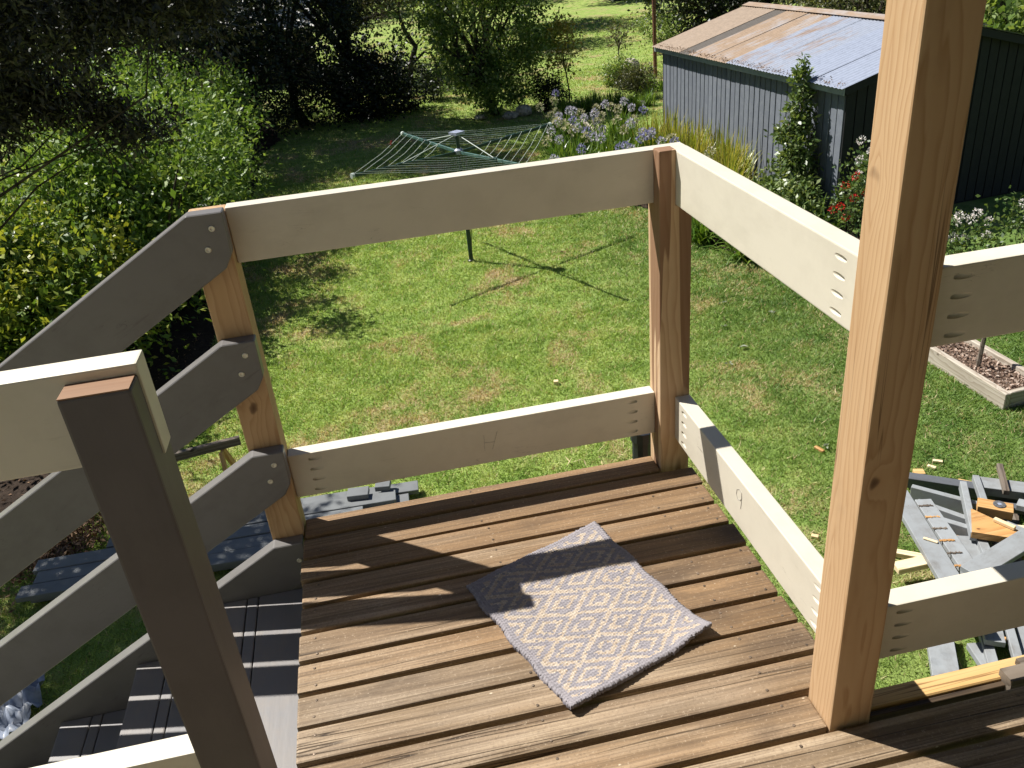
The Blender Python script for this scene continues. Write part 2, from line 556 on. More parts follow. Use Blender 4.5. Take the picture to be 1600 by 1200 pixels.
def mat_roof(name, zinc, rust, amount):
    m, nt, b = new_mat(name)
    co, rnd, raw = obj_coords(nt)
    n1 = noise(nt, scaled(nt, co, (2.0, 0.9, 1)), 1.3, 6.0, 0.65)
    n2 = noise(nt, scaled(nt, co, (12, 2.0, 1)), 1.0, 5.0, 0.6)
    n3 = noise(nt, co, 14.0, 5.0, 0.7)
    f = math_n(nt, 'ADD', math_n(nt, 'ADD', math_n(nt, 'MULTIPLY', n1, 0.7), math_n(nt, 'MULTIPLY', n2, 0.3)), amount - 0.5)
    rc = mix(nt, n3, rust, tuple(0.45 * k for k in rust))
    c = mix(nt, ramp(nt, f, [(0.44, (0, 0, 0)), (0.58, (1, 1, 1))]), mix(nt, ramp(nt, n3, [(0.4, (0, 0, 0)), (0.8, (0.6, 0.6, 0.6))]), zinc, tuple(0.6 * k for k in zinc)), rc)
    nt.links.new(c, b.inputs['Base Color'])
    b.inputs['Roughness'].default_value = 0.5
    b.inputs['Metallic'].default_value = 0.15
    b.inputs['Specular IOR Level'].default_value = 0.4
    bump(nt, b, n3, 0.1, 0.004)
    return m


# ------------------------------------------------------------------ materials
PINE = mat_pine('cypress_post', (0.52, 0.352, 0.205), (0.49, 0.320, 0.178), (0.395, 0.235, 0.118), (0.08, 0.038, 0.02))
PINE2 = mat_pine('cypress_post_heartwood', (0.58, 0.415, 0.265), (0.53, 0.365, 0.225), (0.43, 0.27, 0.15), (0.055, 0.026, 0.016), 34.0, heart=(0.145, 0.072, 0.040))
YELLOW = mat_pine('new_yellow_pine', (0.62, 0.43, 0.20), (0.57, 0.37, 0.155), (0.46, 0.26, 0.09), (0.14, 0.06, 0.02), 11.0, knots=False)
ORANGE = mat_pine('orange_offcut', (0.60, 0.36, 0.16), (0.52, 0.29, 0.11), (0.38, 0.19, 0.065), (0.10, 0.04, 0.02), 16.0)
PALE = mat_pine('pale_offcut', (0.80, 0.67, 0.45), (0.74, 0.59, 0.37), (0.62, 0.43, 0.23), (0.22, 0.11, 0.05), 18.0)
OLDWOOD = mat_pine('old_grey_timber', (0.22, 0.185, 0.15), (0.16, 0.128, 0.10), (0.075, 0.058, 0.045), (0.03, 0.02, 0.015), 20.0)
DARKJOIST = mat_pine('dark_framing', (0.10, 0.068, 0.042), (0.07, 0.047, 0.03), (0.035, 0.024, 0.016), (0.02, 0.012, 0.01), 20.0)
DECK = mat_decking()
CREAM = mat_paint('cream_primer', (0.61, 0.562, 0.462), (0.34, 0.30, 0.235), 0.5, 0.26, 0.4, 0.35)
GREY = mat_paint('grey_deck_paint', (0.145, 0.137, 0.132), (0.078, 0.070, 0.063), 0.38, 0.5, 0.5, 0.5)
TREAD = mat_paint('grey_tread_paint', (0.190, 0.183, 0.184), (0.25, 0.21, 0.17), 0.45, 0.5, 0.8, 0.45)
POSTGREY = mat_paint('brown_grey_post_paint', (0.112, 0.096, 0.096), (0.066, 0.056, 0.055), 0.5, 0.5, 0.7, 0.35)
SCRAP = mat_paint('scrap_grey_paint', (0.27, 0.285, 0.295), (0.12, 0.10, 0.08), 0.55, 0.45, 0.7, 0.35, chips=(0.20, 0.13, 0.085))
SCRAPD = mat_paint('scrap_dark_paint', (0.105, 0.112, 0.125), (0.05, 0.045, 0.04), 0.5, 0.4, 0.6, 0.35)
STACK = mat_paint('stack_blue_grey_paint', (0.165, 0.174, 0.178), (0.09, 0.09, 0.09), 0.5, 0.4, 0.5, 0.4)
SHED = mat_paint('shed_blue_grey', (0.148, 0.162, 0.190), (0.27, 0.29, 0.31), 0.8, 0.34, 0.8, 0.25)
SHEDD = mat_paint('shed_shade_dark', (0.026, 0.027, 0.027), (0.014, 0.014, 0.014), 0.75, 0.5, 0.8, 0.2)  # near-black: the gable's shade is put into its colour
TRIM = mat_paint('shed_trim_green_grey', (0.27, 0.31, 0.30), (0.12, 0.13, 0.12), 0.55, 0.4, 0.5, 0.35)
STEEL = mat_plain('screw_zinc', (0.62, 0.58, 0.48), 0.35, 0.5, 0.15)
RUSTNAIL = mat_plain('nail_head', (0.20, 0.15, 0.11), 0.45, 0.6, 0.3, 90.0)
BLACK = mat_plain('black_plastic', (0.018, 0.020, 0.026), 0.4, 0.0, 0.2)
MASTGREEN = mat_plain('hoist_dark_green', (0.018, 0.045, 0.036), 0.35, 0.0, 0.2)
ARMLIT = mat_plain('hoist_arm_green', (0.075, 0.15, 0.13), 0.35, 0.1, 0.15)
CORD = mat_plain('line_cord', (0.44, 0.49, 0.44), 0.5, 0.0, 0.1)
HUBGREY = mat_plain('hub_grey', (0.30, 0.33, 0.42), 0.35, 0.0, 0.15)
RUSTPIPE = mat_plain('rusty_pipe', (0.20, 0.085, 0.055), 0.7, 0.2, 0.35, 30.0)
STONE = mat_plain('pale_stone', (0.50, 0.44, 0.36), 0.9, 0.0, 0.25, 12.0)
SLEEPER = mat_pine('silvered_sleeper', (0.50, 0.45, 0.38), (0.42, 0.37, 0.30), (0.27, 0.22, 0.17), (0.12, 0.09, 0.07), 18.0)
TARP = mat_plain('blue_grey_tarp', (0.22, 0.25, 0.31), 0.4, 0.0, 0.25, 8.0)
BARK = mat_plain('tree_bark', (0.060, 0.048, 0.038), 0.95, 0.0, 0.35, 18.0, 0.1)
BARKL = mat_plain('grey_bark', (0.13, 0.115, 0.095), 0.95, 0.0, 0.35, 14.0, 0.1)
SOIL = mat_soil('garden_soil', (0.022, 0.016, 0.012), (0.085, 0.060, 0.045))
MULCH = mat_soil('mulch', (0.07, 0.045, 0.032), (0.30, 0.21, 0.155), 34.0)
GROUND = mat_ground()
BLADES = mat_blades()

# ------------------------------------------------------------------ setting: the lawn
gv = [(-300, -60, GZ), (300, -60, GZ), (300, 500, GZ), (-300, 500, GZ)]
lawn = link('lawn', mesh_np('lawn', gv, [[0, 1, 2, 3]], GROUND))
tag(lawn, 'mown green back lawn with dry straw coloured patches', None, None, 'structure')


def blob_sheet(name, cx, cy, pts, z, mat, label, amp=0.02, n=40, seed=1):
    """irregular bed sheet from a polygon, with a bumpy surface"""
    rng = np.random.default_rng(seed)
    ring = []
    m = len(pts)
    for i in range(m):
        a, b2 = Vector(pts[i]), Vector(pts[(i + 1) % m])
        for t in np.linspace(0, 1, 8, endpoint=False):
            p = a.lerp(b2, float(t))
            ring.append((p.x + rng.normal(0, .05), p.y + rng.normal(0, .05)))
    V, F = [], []
    K = 10
    for j in range(K + 1):
        s = 1 - j / K
        for (x, y) in ring:
            h = z + (0 if j == 0 else rng.uniform(0, amp) + amp * min(1, j / 2))
            V.append((cx + (x - cx) * s, cy + (y - cy) * s, h))
    L = len(ring)
    for j in range(K):
        for i in range(L):
            i2 = (i + 1) % L
            F.append((j * L + i, j * L + i2, (j + 1) * L + i2, (j + 1) * L + i))
    o = link(name, mesh_np(name, V, F, mat))
    return tag(o, label, None, None, 'structure')


LBED = [(-2.9, 6.3), (-2.85, 9), (-2.85, 12), (-2.9, 15), (-2.9, 17.4), (-2.9, 18.6), (-2.6, 20.0), (-2.9, 22.0), (-3.5, 23.0), (-6, 23.5), (-8, 24), (-9, 14), (-8, 5.0), (-4.6, 3.6), (-3.75, 3.9), (-3.6, 5.0)]
blob_sheet('soil_bed', -5.5, 13.0, LBED, GZ + 0.006, SOIL, 'dark soil under the hedge and trees left of the lawn', 0.05)
RBED = [(3.72, 8.6), (4.05, 7.6), (4.9, 6.9), (5.6, 6.9), (5.75, 8.2), (5.4, 12), (5.1, 15.3), (3.9, 16.0), (3.2, 15.0), (3.0, 13.0), (3.2, 11.3), (3.6, 10.0)]
blob_sheet('flower_bed_soil', 4.4, 11.0, RBED, GZ + 0.006, SOIL, 'dark soil of the flower bed along the shed wall', 0.04, seed=3)


def in_poly(x, y, poly):
    c = np.zeros(len(x), bool)
    n = len(poly)
    for i in range(n):
        x1, y1 = poly[i]
        x2, y2 = poly[(i + 1) % n]
        cond = ((y1 > y) != (y2 > y)) & (x < (x2 - x1) * (y - y1) / (y2 - y1 + 1e-12) + x1)
        c ^= cond
    return c


def make_grass():
    rng = np.random.default_rng(5)
    parts = []
    camx, camy = -0.78, -2.09
    for (y0, y1, x0, x1, dens) in ((0.3, 4.0, -4.2, 5.2, 5600), (4.0, 7.0, -4.4, 6.0, 4800), (7.0, 11.0, -3.2, 6.2, 2900), (11.0, 16.0, -3.2, 4.2, 1400), (16.0, 25.0, -2.8, 9.0, 420), (25, 40, -4, 16, 110)):
        n = int((y1 - y0) * (x1 - x0) * dens)
        x = rng.uniform(x0, x1, n)
        y = rng.uniform(y0, y1, n)
        keep = ~in_poly(x, y, LBED) & ~in_poly(x, y, RBED)
        # cone of view only
        az = np.arctan2(x - camx, y - camy)
        keep &= (az > -0.62) & (az < 0.95)
        parts.append(np.stack([x[keep], y[keep]], 1))
    P = np.concatenate(parts)
    n = len(P)
    d = np.hypot(P[:, 0] - camx, P[:, 1] - camy)
    w = 0.0017 + 0.00045 * d
    h = rng.uniform(0.016, 0.036, n) * (1 + 0.02 * d)
    tuft = np.sin(P[:, 0] * 9.1 + np.sin(P[:, 1] * 7)) * np.sin(P[:, 1] * 8.3 + np.sin(P[:, 0] * 5))
    h *= 1 + 0.18 * tuft
    a = rng.uniform(0, 2 * np.pi, n)
    lean = rng.uniform(0.3, 1.6, n)
    b = rng.uniform(0, 2 * np.pi, n)
    V = np.zeros((n, 3, 3))
    V[:, 0, 0] = P[:, 0] + np.cos(a) * w
    V[:, 0, 1] = P[:, 1] + np.sin(a) * w
    V[:, 1, 0] = P[:, 0] - np.cos(a) * w
    V[:, 1, 1] = P[:, 1] - np.sin(a) * w
    V[:, 2, 0] = P[:, 0] + np.cos(b) * h * lean
    V[:, 2, 1] = P[:, 1] + np.sin(b) * h * lean
    V[:, :2, 2] = GZ - 0.002
    V[:, 2, 2] = GZ + h
    F = np.arange(3 * n).reshape(n, 3)
    o = link('lawn_grass', mesh_np('lawn_grass', V.reshape(-1, 3), F, BLADES))
    tag(o, 'short mown grass blades covering the back lawn', 'grass', None, 'stuff')


make_grass()

# ------------------------------------------------------------------ deck
deck = thing('deck', (-0.5, -0.9, -0.03), 'weathered brown timber deck landing of spaced boards under the doormat', 'deck')
BP, Y0, XL, XR = 0.0972, -0.0628, -1.121, 0.0445
BW, BT = 0.0838, 0.034
nailm = MB().lathe([(0.0, 0.0002), (0.0034, 0.0002), (0.0029, 0.0008), (0.0006, 0.0010)], 10).mesh('nail', RUSTNAIL)


def deck_board(y, x0, x1, nails):
    wob = random.uniform(-0.0012, 0.0012)
    z = -BT / 2 + random.uniform(-0.0012, 0.0012)
    b = plank('board', (x0 + random.uniform(-.002, .002), y + wob, z), (x1 + random.uniform(-.003, .003), y + wob, z), BW, BT, (0, 0, 1), DECK, deck, 0.0052, 2, 0.0006)
    for nx in nails:
        for s in (-0.026, 0.026):
            link('nail', nailm, Matrix.Translation((nx + random.uniform(-.005, .005), y + s + random.uniform(-.004, .004), z + BT / 2 + 0.0006)), b)


for k in range(-1, 9):
    yc = Y0 - BP * k - BP / 2
    if k == -1:
        deck_board(yc, XL + 0.003, -0.0475, (-0.62,))
    elif k == 0:
        deck_board(yc - 0.0, XL, XR, (-1.075, -0.62))
    else:
        deck_board(yc, XL + random.uniform(-.004, .003), XR + random.uniform(-.004, .004), (-1.08, -0.60, -0.12, 0.015))
deck_board(Y0 - BP * 9 - BP / 2, XL, -0.048, (-1.08, -0.60, -0.11))
for k in range(10, 22):
    deck_board(Y0 - BP * k - BP / 2, -2.7 if k > 11 else XL - .004, 2.3, (-1.08, -0.60, -0.12, 0.36, 0.84))
for x in (-1.06, -0.60, -0.12):
    plank('joist', (x, 0.0, -BT - 0.0725), (x, -2.2, -BT - 0.0725), 0.045, 0.14, (0, 0, 1), DARKJOIST, deck)
plank('bearer', (-1.11, -0.02, -0.24), (0.03, -0.02, -0.24), 0.045, 0.14, (0, 0, 1), DARKJOIST, deck)
plank('bearer', (-1.11, -1.02, -0.24), (2.2, -1.02, -0.24), 0.045, 0.14, (0, 0, 1), DARKJOIST, deck)
plank('edge_joist', (0.047, -0.9625, -BT - 0.0725), (2.2, -0.9625, -BT - 0.0725), 0.045, 0.14, (0, 0, 1), YELLOW, deck, 0.003)
plank('old_ledger', (0.047, -0.9935, -0.108), (2.2, -0.9935, -0.108), 0.13, 0.012, (0, -1, 0), DARKJOIST, deck, 0.001)  # added dark board in place of shade on the joist's near face
# the rotten end of an old edge board
mb = MB()
rr_ = random.Random(4)
for i in range(12):
    x = 0.395 + i * 0.05
    z = -0.024 + rr_.uniform(-.012, .004)
    mb.box(x + rr_.uniform(-.01, 0), x + 0.052, -1.012 + rr_.uniform(-.006, .006), -0.965 + rr_.uniform(-.015, .012), -0.06, z + .014)
mb.obj('rotten_board_end', OLDWOOD, deck)

# ------------------------------------------------------------------ unseen house behind the camera, its verandah roof cut to let sky light in leftwards
HOUSEW = mat_paint('house_board_paint', (0.30, 0.29, 0.26), (0.18, 0.17, 0.15), 0.6, 0.3, 0.4, 0.3)
LINING = mat_paint('verandah_lining', (0.20, 0.165, 0.13), (0.12, 0.10, 0.08), 0.6, 0.3, 0.4, 0.3)
house = thing('house', (0.0, -4.0, GZ), 'weatherboard house with a verandah roof behind the deck', 'house')
for k in range(30):
    z = GZ + 0.1 + k * 0.18
    plank('weatherboard', (-6.5, -3.42, z), (7.5, -3.42, z), 0.185, 0.02, (0, 1, 0.12), HOUSEW, house, 0.0)
MB().box(-6.5, 7.5, -3.60, -3.435, GZ, 2.8).obj('wall', HOUSEW, house)
MB().add([(-2.0, -0.97, 2.62), (7.8, -0.97, 2.62), (7.8, -3.7, 2.95), (-2.0, -3.7, 2.95), (-2.0, -0.97, 2.68), (7.8, -0.97, 2.68), (7.8, -3.7, 3.01), (-2.0, -3.7, 3.01)],
         [(0, 1, 2, 3), (7, 6, 5, 4), (0, 4, 5, 1), (1, 5, 6, 2), (2, 6, 7, 3), (3, 7, 4, 0)]).obj('verandah_roof', LINING, house)

# ------------------------------------------------------------------ posts and rails
H = 0.045


def boolean_cut(o, cutters):
    mb2 = MB()
    for c in cutters:
        mb2.add(*c)
    co = link('cutter_tmp', mb2.mesh('cutter_tmp', CREAM))
    md = o.modifiers.new('cut', 'BOOLEAN')
    md.operation = 'DIFFERENCE'
    md.solver = 'EXACT'
    md.object = co
    dg = bpy.context.evaluated_depsgraph_get()
    me = bpy.data.meshes.new_from_object(o.evaluated_get(dg))
    o.modifiers.clear()
    old = o.data
    o.data = me
    MW.pop(co.name, None)
    cd = co.data
    bpy.data.objects.remove(co)
    bpy.data.meshes.remove(cd)


def pocket(p, axis_along, normal, r=0.0056):
    """closed slanted cylinder: enters the face at p, running towards axis_along under the face"""
    a = Vector(axis_along).normalized()
    n = Vector(normal).normalized()
    d = (a * math.cos(math.radians(15)) - n * math.sin(math.radians(15))).normalized()
    p = Vector(p)
    s = p - d * 0.06
    e = p + d * 0.018
    mbx = MB().tube([s, e], r, 12)
    return mbx.v, mbx.f


def rail(p0, p1, parent, normal, mat=CREAM, holes=(), name='rail', W=0.14, T=0.045, hole_in=0.072):
    """p0->p1 centre line; normal = direction the hole face looks"""
    o = plank(name, p0, p1, W, T, normal, mat, parent, 0.003, 2)
    if holes:
        p0, p1, n = Vector(p0), Vector(p1), Vector(normal).normalized()
        ax = (p1 - p0).normalized()
        cut = []
        for end in holes:
            e, d = (p0, -ax) if end == 0 else (p1, ax)
            for q in (-0.052, -0.018, 0.016, 0.050):
                pt = e - d * hole_in + n * (T / 2) + Vector((0, 0, q))
                cut.append(pocket(pt, d, n))
        bpy.context.view_layer.update()
        boolean_cut(o, cut)
    return o


land = thing('landing_railing', (-0.5, 0.02, 0), 'cream rails between two new timber posts round the landing corner', 'railing')
M90 = Matrix.Rotation(math.radians(-90), 4, 'Y')       # local x up


def post(name, x, y, w, z0, z1, mat, parent, bev=0.004, extra=None):
    M = Matrix.Translation((x, y, (z0 + z1) / 2)) @ M90
    return link(name, bevel_box_mesh(name, z1 - z0, w, w, mat, bev, 2), M, parent)


p_ = post('post', 0, 0, 0.09, -0.30, 0.953, PINE2, land)
bpy.context.view_layer.update()
_L = [(-0.001, -0.06), (0.06, -0.06), (0.06, 0.06), (-0.06, 0.06), (-0.06, -0.001), (-0.001, -0.001)]
boolean_cut(p_, [([(x, y, z) for z in (0.8075, 1.1) for x, y in _L],
                  [(5, 4, 3, 2, 1, 0), (6, 7, 8, 9, 10, 11)] + [(k, (k + 1) % 6, (k + 1) % 6 + 6, k + 6) for k in range(6)])])
post('post', -1.1655, 0.010, 0.09, GZ, 0.945, PINE, land)
ZT, ZB = 0.949, 0.237
# far rails (inner face y = 0)
rail((-1.1195, 0.0225, ZT - 0.07), (0.0445, 0.0225, ZT - 0.07), land, (0, -1, 0))
rail((-1.1195, 0.0225, ZB - 0.07), (-0.0455, 0.0225, ZB - 0.07), land, (0, -1, 0), holes=(0, 1))
# side rails (inner face x = 0)
rail((0.0225, -0.0005, ZT - 0.0695), (0.0225, -0.9435, ZT - 0.0695), land, (-1, 0, 0), holes=(1,), hole_in=0.115)
rail((0.0225, -0.0455, ZB - 0.07), (0.0225, -0.9435, ZB - 0.07), land, (-1, 0, 0), holes=(0, 1))

PENCIL = mat_plain('pencil', (0.34, 0.32, 0.28), 0.6)
MB().tube([(-0.0004, y, z) for y, z in ((-0.500, 0.206), (-0.488, 0.209), (-0.475, 0.200), (-0.473, 0.184), (-0.482, 0.175), (-0.496, 0.180), (-0.504, 0.192), (-0.502, 0.206), (-0.503, 0.180), (-0.500, 0.158))], 0.0008, 4).obj('pencil_mark', PENCIL, land)
for a_, b_ in (((-0.565, 0.195), (-0.567, 0.140)), ((-0.525, 0.200), (-0.544, 0.142)), ((-0.566, 0.168), (-0.534, 0.166))):
    MB().tube([(a_[0], -0.0003, a_[1]), (b_[0], -0.0003, b_[1])], 0.0006, 4).obj('pencil_mark', PENCIL, land)

bigp = post('porch_post', 0.0, -0.9887, 0.0885, -0.5, 2.615, PINE, None)
tag(bigp, 'tall new timber post with knots rising past the top of the picture', 'post')

dr = thing('deck_railing', (0.6, -0.967, 0), 'cream rails running right from the tall timber post', 'railing')
rail((0.0455, -0.9665, 0.9555 - 0.07), (1.9, -0.9665, 0.9555 - 0.07), dr, (0, -1, 0), holes=(0,))
rail((0.0455, -0.9665, 0.252 - 0.07), (1.9, -0.9665, 0.252 - 0.07), dr, (0, -1, 0), holes=(0,))
post('post', 1.946, -0.9665, 0.09, -0.5, 1.0, PINE, dr)

lr = thing('stair_head_railing', (-1.16, -1.03, 0), 'brown grey painted post carrying cream rails beside the stair head', 'railing')
# post near the camera, painted, twisted a little
M = Matrix.Translation((-1.1565, -1.028, 0.36)) @ Matrix.Rotation(math.radians(-0.2), 4, 'Y') @ M90
np_ = link('post', bevel_box_mesh('post', 1.30, 0.09, 0.09, POSTGREY, 0.004, 2, 0.0006), M, lr)
bpy.context.view_layer.update()
_b = MB().box(-1.3, -1.0, -1.0295, -0.90, 0.888, 1.3)
boolean_cut(np_, [(_b.v, _b.f)])
rail((-2.75, -1.0065, 1.026 - 0.07), (-1.110, -1.0065, 1.026 - 0.07), lr, (0, -1, 0))
rail((-2.75, -1.0065, 0.312 - 0.07), (-1.2035, -1.0065, 0.312 - 0.07), lr, (0, -1, 0))
post('post', -2.80, -1.028, 0.09, -0.4, 1.05, POSTGREY, lr)
capm = MB().box(-0.0435, 0.0435, -0.0435, -0.0015, 0, 0.002)
capm.obj('bare_post_top', PINE2, lr, Matrix.Translation((-1.1588, -1.028, 1.0095)))

# ------------------------------------------------------------------ stair railing: sloping grey boards on the left post
screw_cup = MB().lathe([(0.0075, 0.0), (0.0075, 0.0012), (0.0052, 0.0022), (0.0036, 0.0008), (0.0012, 0.0006)], 16).mesh('screw', STEEL, True)
SL = 0.583
sr = thing('stair_railing', (-2.0, -0.06, GZ), 'three sloping grey painted boards screwed to the new post beside the stairs', 'railing')


def slope_board(ztop, parent, name, depth_v=0.163, length=3.9, y0=-0.0795, y1=-0.0365, endx=-1.1145, cut=True, mat=GREY, base=None):
    """board in the xz plane: clipped horizontal top, plumb end, clipped lower corner, then slope to the lower left"""
    xe = endx
    top_len = 0.082
    prof = [(xe, ztop), (xe - 0.001, ztop - 0.103), (xe - 0.022, ztop - 0.137)]
    x_bot = xe - length
    zb0 = ztop - 0.137
    prof.append((x_bot, zb0 - SL * (length - 0.022)))
    prof.append((x_bot, ztop - SL * (length - top_len)))
    prof.append((xe - top_len, ztop))
    n = len(prof)
    bm = bmesh.new()
    va = [bm.verts.new((x, y0, z)) for x, z in prof]
    vb = [bm.verts.new((x, y1, z)) for x, z in prof]
    bm.faces.new(va)
    bm.faces.new(vb[::-1])
    for i in range(n):
        j = (i + 1) % n
        bm.faces.new((va[j], va[i], vb[i], vb[j]))
    bmesh.ops.recalc_face_normals(bm, faces=bm.faces)
    bmesh.ops.bevel(bm, geom=bm.edges[:], offset=0.0025, segments=1, affect='EDGES')
    # turn so that local x follows the slope
    ang = math.atan(SL)
    Mr = Matrix.Translation((xe, y0, ztop)) @ Matrix.Rotation(-ang, 4, 'Y')
    inv = Mr.inverted()
    for v in bm.verts:
        v.co = inv @ v.co
    me = bpy.data.meshes.new(name)
    bm.to_mesh(me)
    bm.free()
    me.materials.append(mat)
    o = link(name, me, Mr, parent)
    return o


for zt in (0.962, 0.632, 0.302):
    o = slope_board(zt, sr, 'handrail_board' if zt > 0.9 else 'rail_board')
    for (dx, dz) in ((-0.031, -0.036), (-0.051, -0.085)):
        link('screw', screw_cup, Matrix.Translation((-1.1145 + dx, -0.0797, zt + dz)) @ Matrix.Rotation(math.radians(90), 4, 'X'), o)
post('lower_post', -4.6, 0.010, 0.09, GZ, -0.95, PINE, sr)

# staircase
stair = thing('staircase', (-2.8, -0.5, GZ), 'grey painted timber stairs descending left from the landing', 'stairs')
st = slope_board(-0.004, stair, 'stringer', length=4.25, endx=-1.1235)
for (dx, dz) in ((-0.030, -0.062), (-0.030, -0.110)):
    link('screw', screw_cup, Matrix.Translation((-1.1145 + dx, -0.0797, dz)) @ Matrix.Rotation(math.radians(90), 4, 'X'), st)
# deeper housing board below the stringer edge
mb = MB()
mb.add([(-1.124, -0.077, -0.10), (-1.124, -0.040, -0.10), (-5.35, -0.077, -0.10 - SL * 4.226), (-5.35, -0.040, -0.10 - SL * 4.226),
        (-1.124, -0.077, -0.30), (-1.124, -0.040, -0.30), (-5.35, -0.077, -0.30 - SL * 4.226), (-5.35, -0.040, -0.30 - SL * 4.226)],
       [(0, 1, 3, 2), (4, 6, 7, 5), (0, 2, 6, 4), (1, 5, 7, 3), (0, 4, 5, 1), (2, 3, 7, 6)])
mb.obj('stringer', GREY, stair)
mb = MB()
mb.add([(-1.124, -1.062, -0.06), (-1.124, -1.025, -0.06), (-5.35, -1.062, -0.06 - SL * 4.226), (-5.35, -1.025, -0.06 - SL * 4.226),
        (-1.124, -1.062, -0.30), (-1.124, -1.025, -0.30), (-5.35, -1.062, -0.30 - SL * 4.226), (-5.35, -1.025, -0.30 - SL * 4.226)],
       [(0, 1, 3, 2), (4, 6, 7, 5), (0, 2, 6, 4), (1, 5, 7, 3), (0, 4, 5, 1), (2, 3, 7, 6)])
mb.obj('stringer', GREY, stair)
RISE, GO = 0.1615, 0.2655
for s in range(1, 15):
    z = -RISE * s
    xf = -1.137 - GO * s
    for (o0, wd) in ((0.0, 0.088), (0.0905, 0.030), (0.123, 0.150)):
        x = xf + o0 + wd / 2
        plank('tread_board', (x, -0.0815, z - 0.016), (x, -1.023, z - 0.016), wd, 0.032, (0, 0, 1), TREAD, stair, 0.004, 2)
    if s > 1:
        plank('riser', (xf + GO + 0.005, -0.0815, z + RISE / 2 - 0.02), (xf + GO + 0.005, -1.023, z + RISE / 2 - 0.02), RISE - 0.036, 0.014, (-1, 0, 0), GREY, stair, 0.0)

# ------------------------------------------------------------------ doormat
A, B, Cc, Dd = (Vector(p + (0,)) for p in ((-0.314, -0.251), (-0.167, -0.727), (-0.54, -0.863), (-0.701, -0.408)))
NU, NV = 232, 190


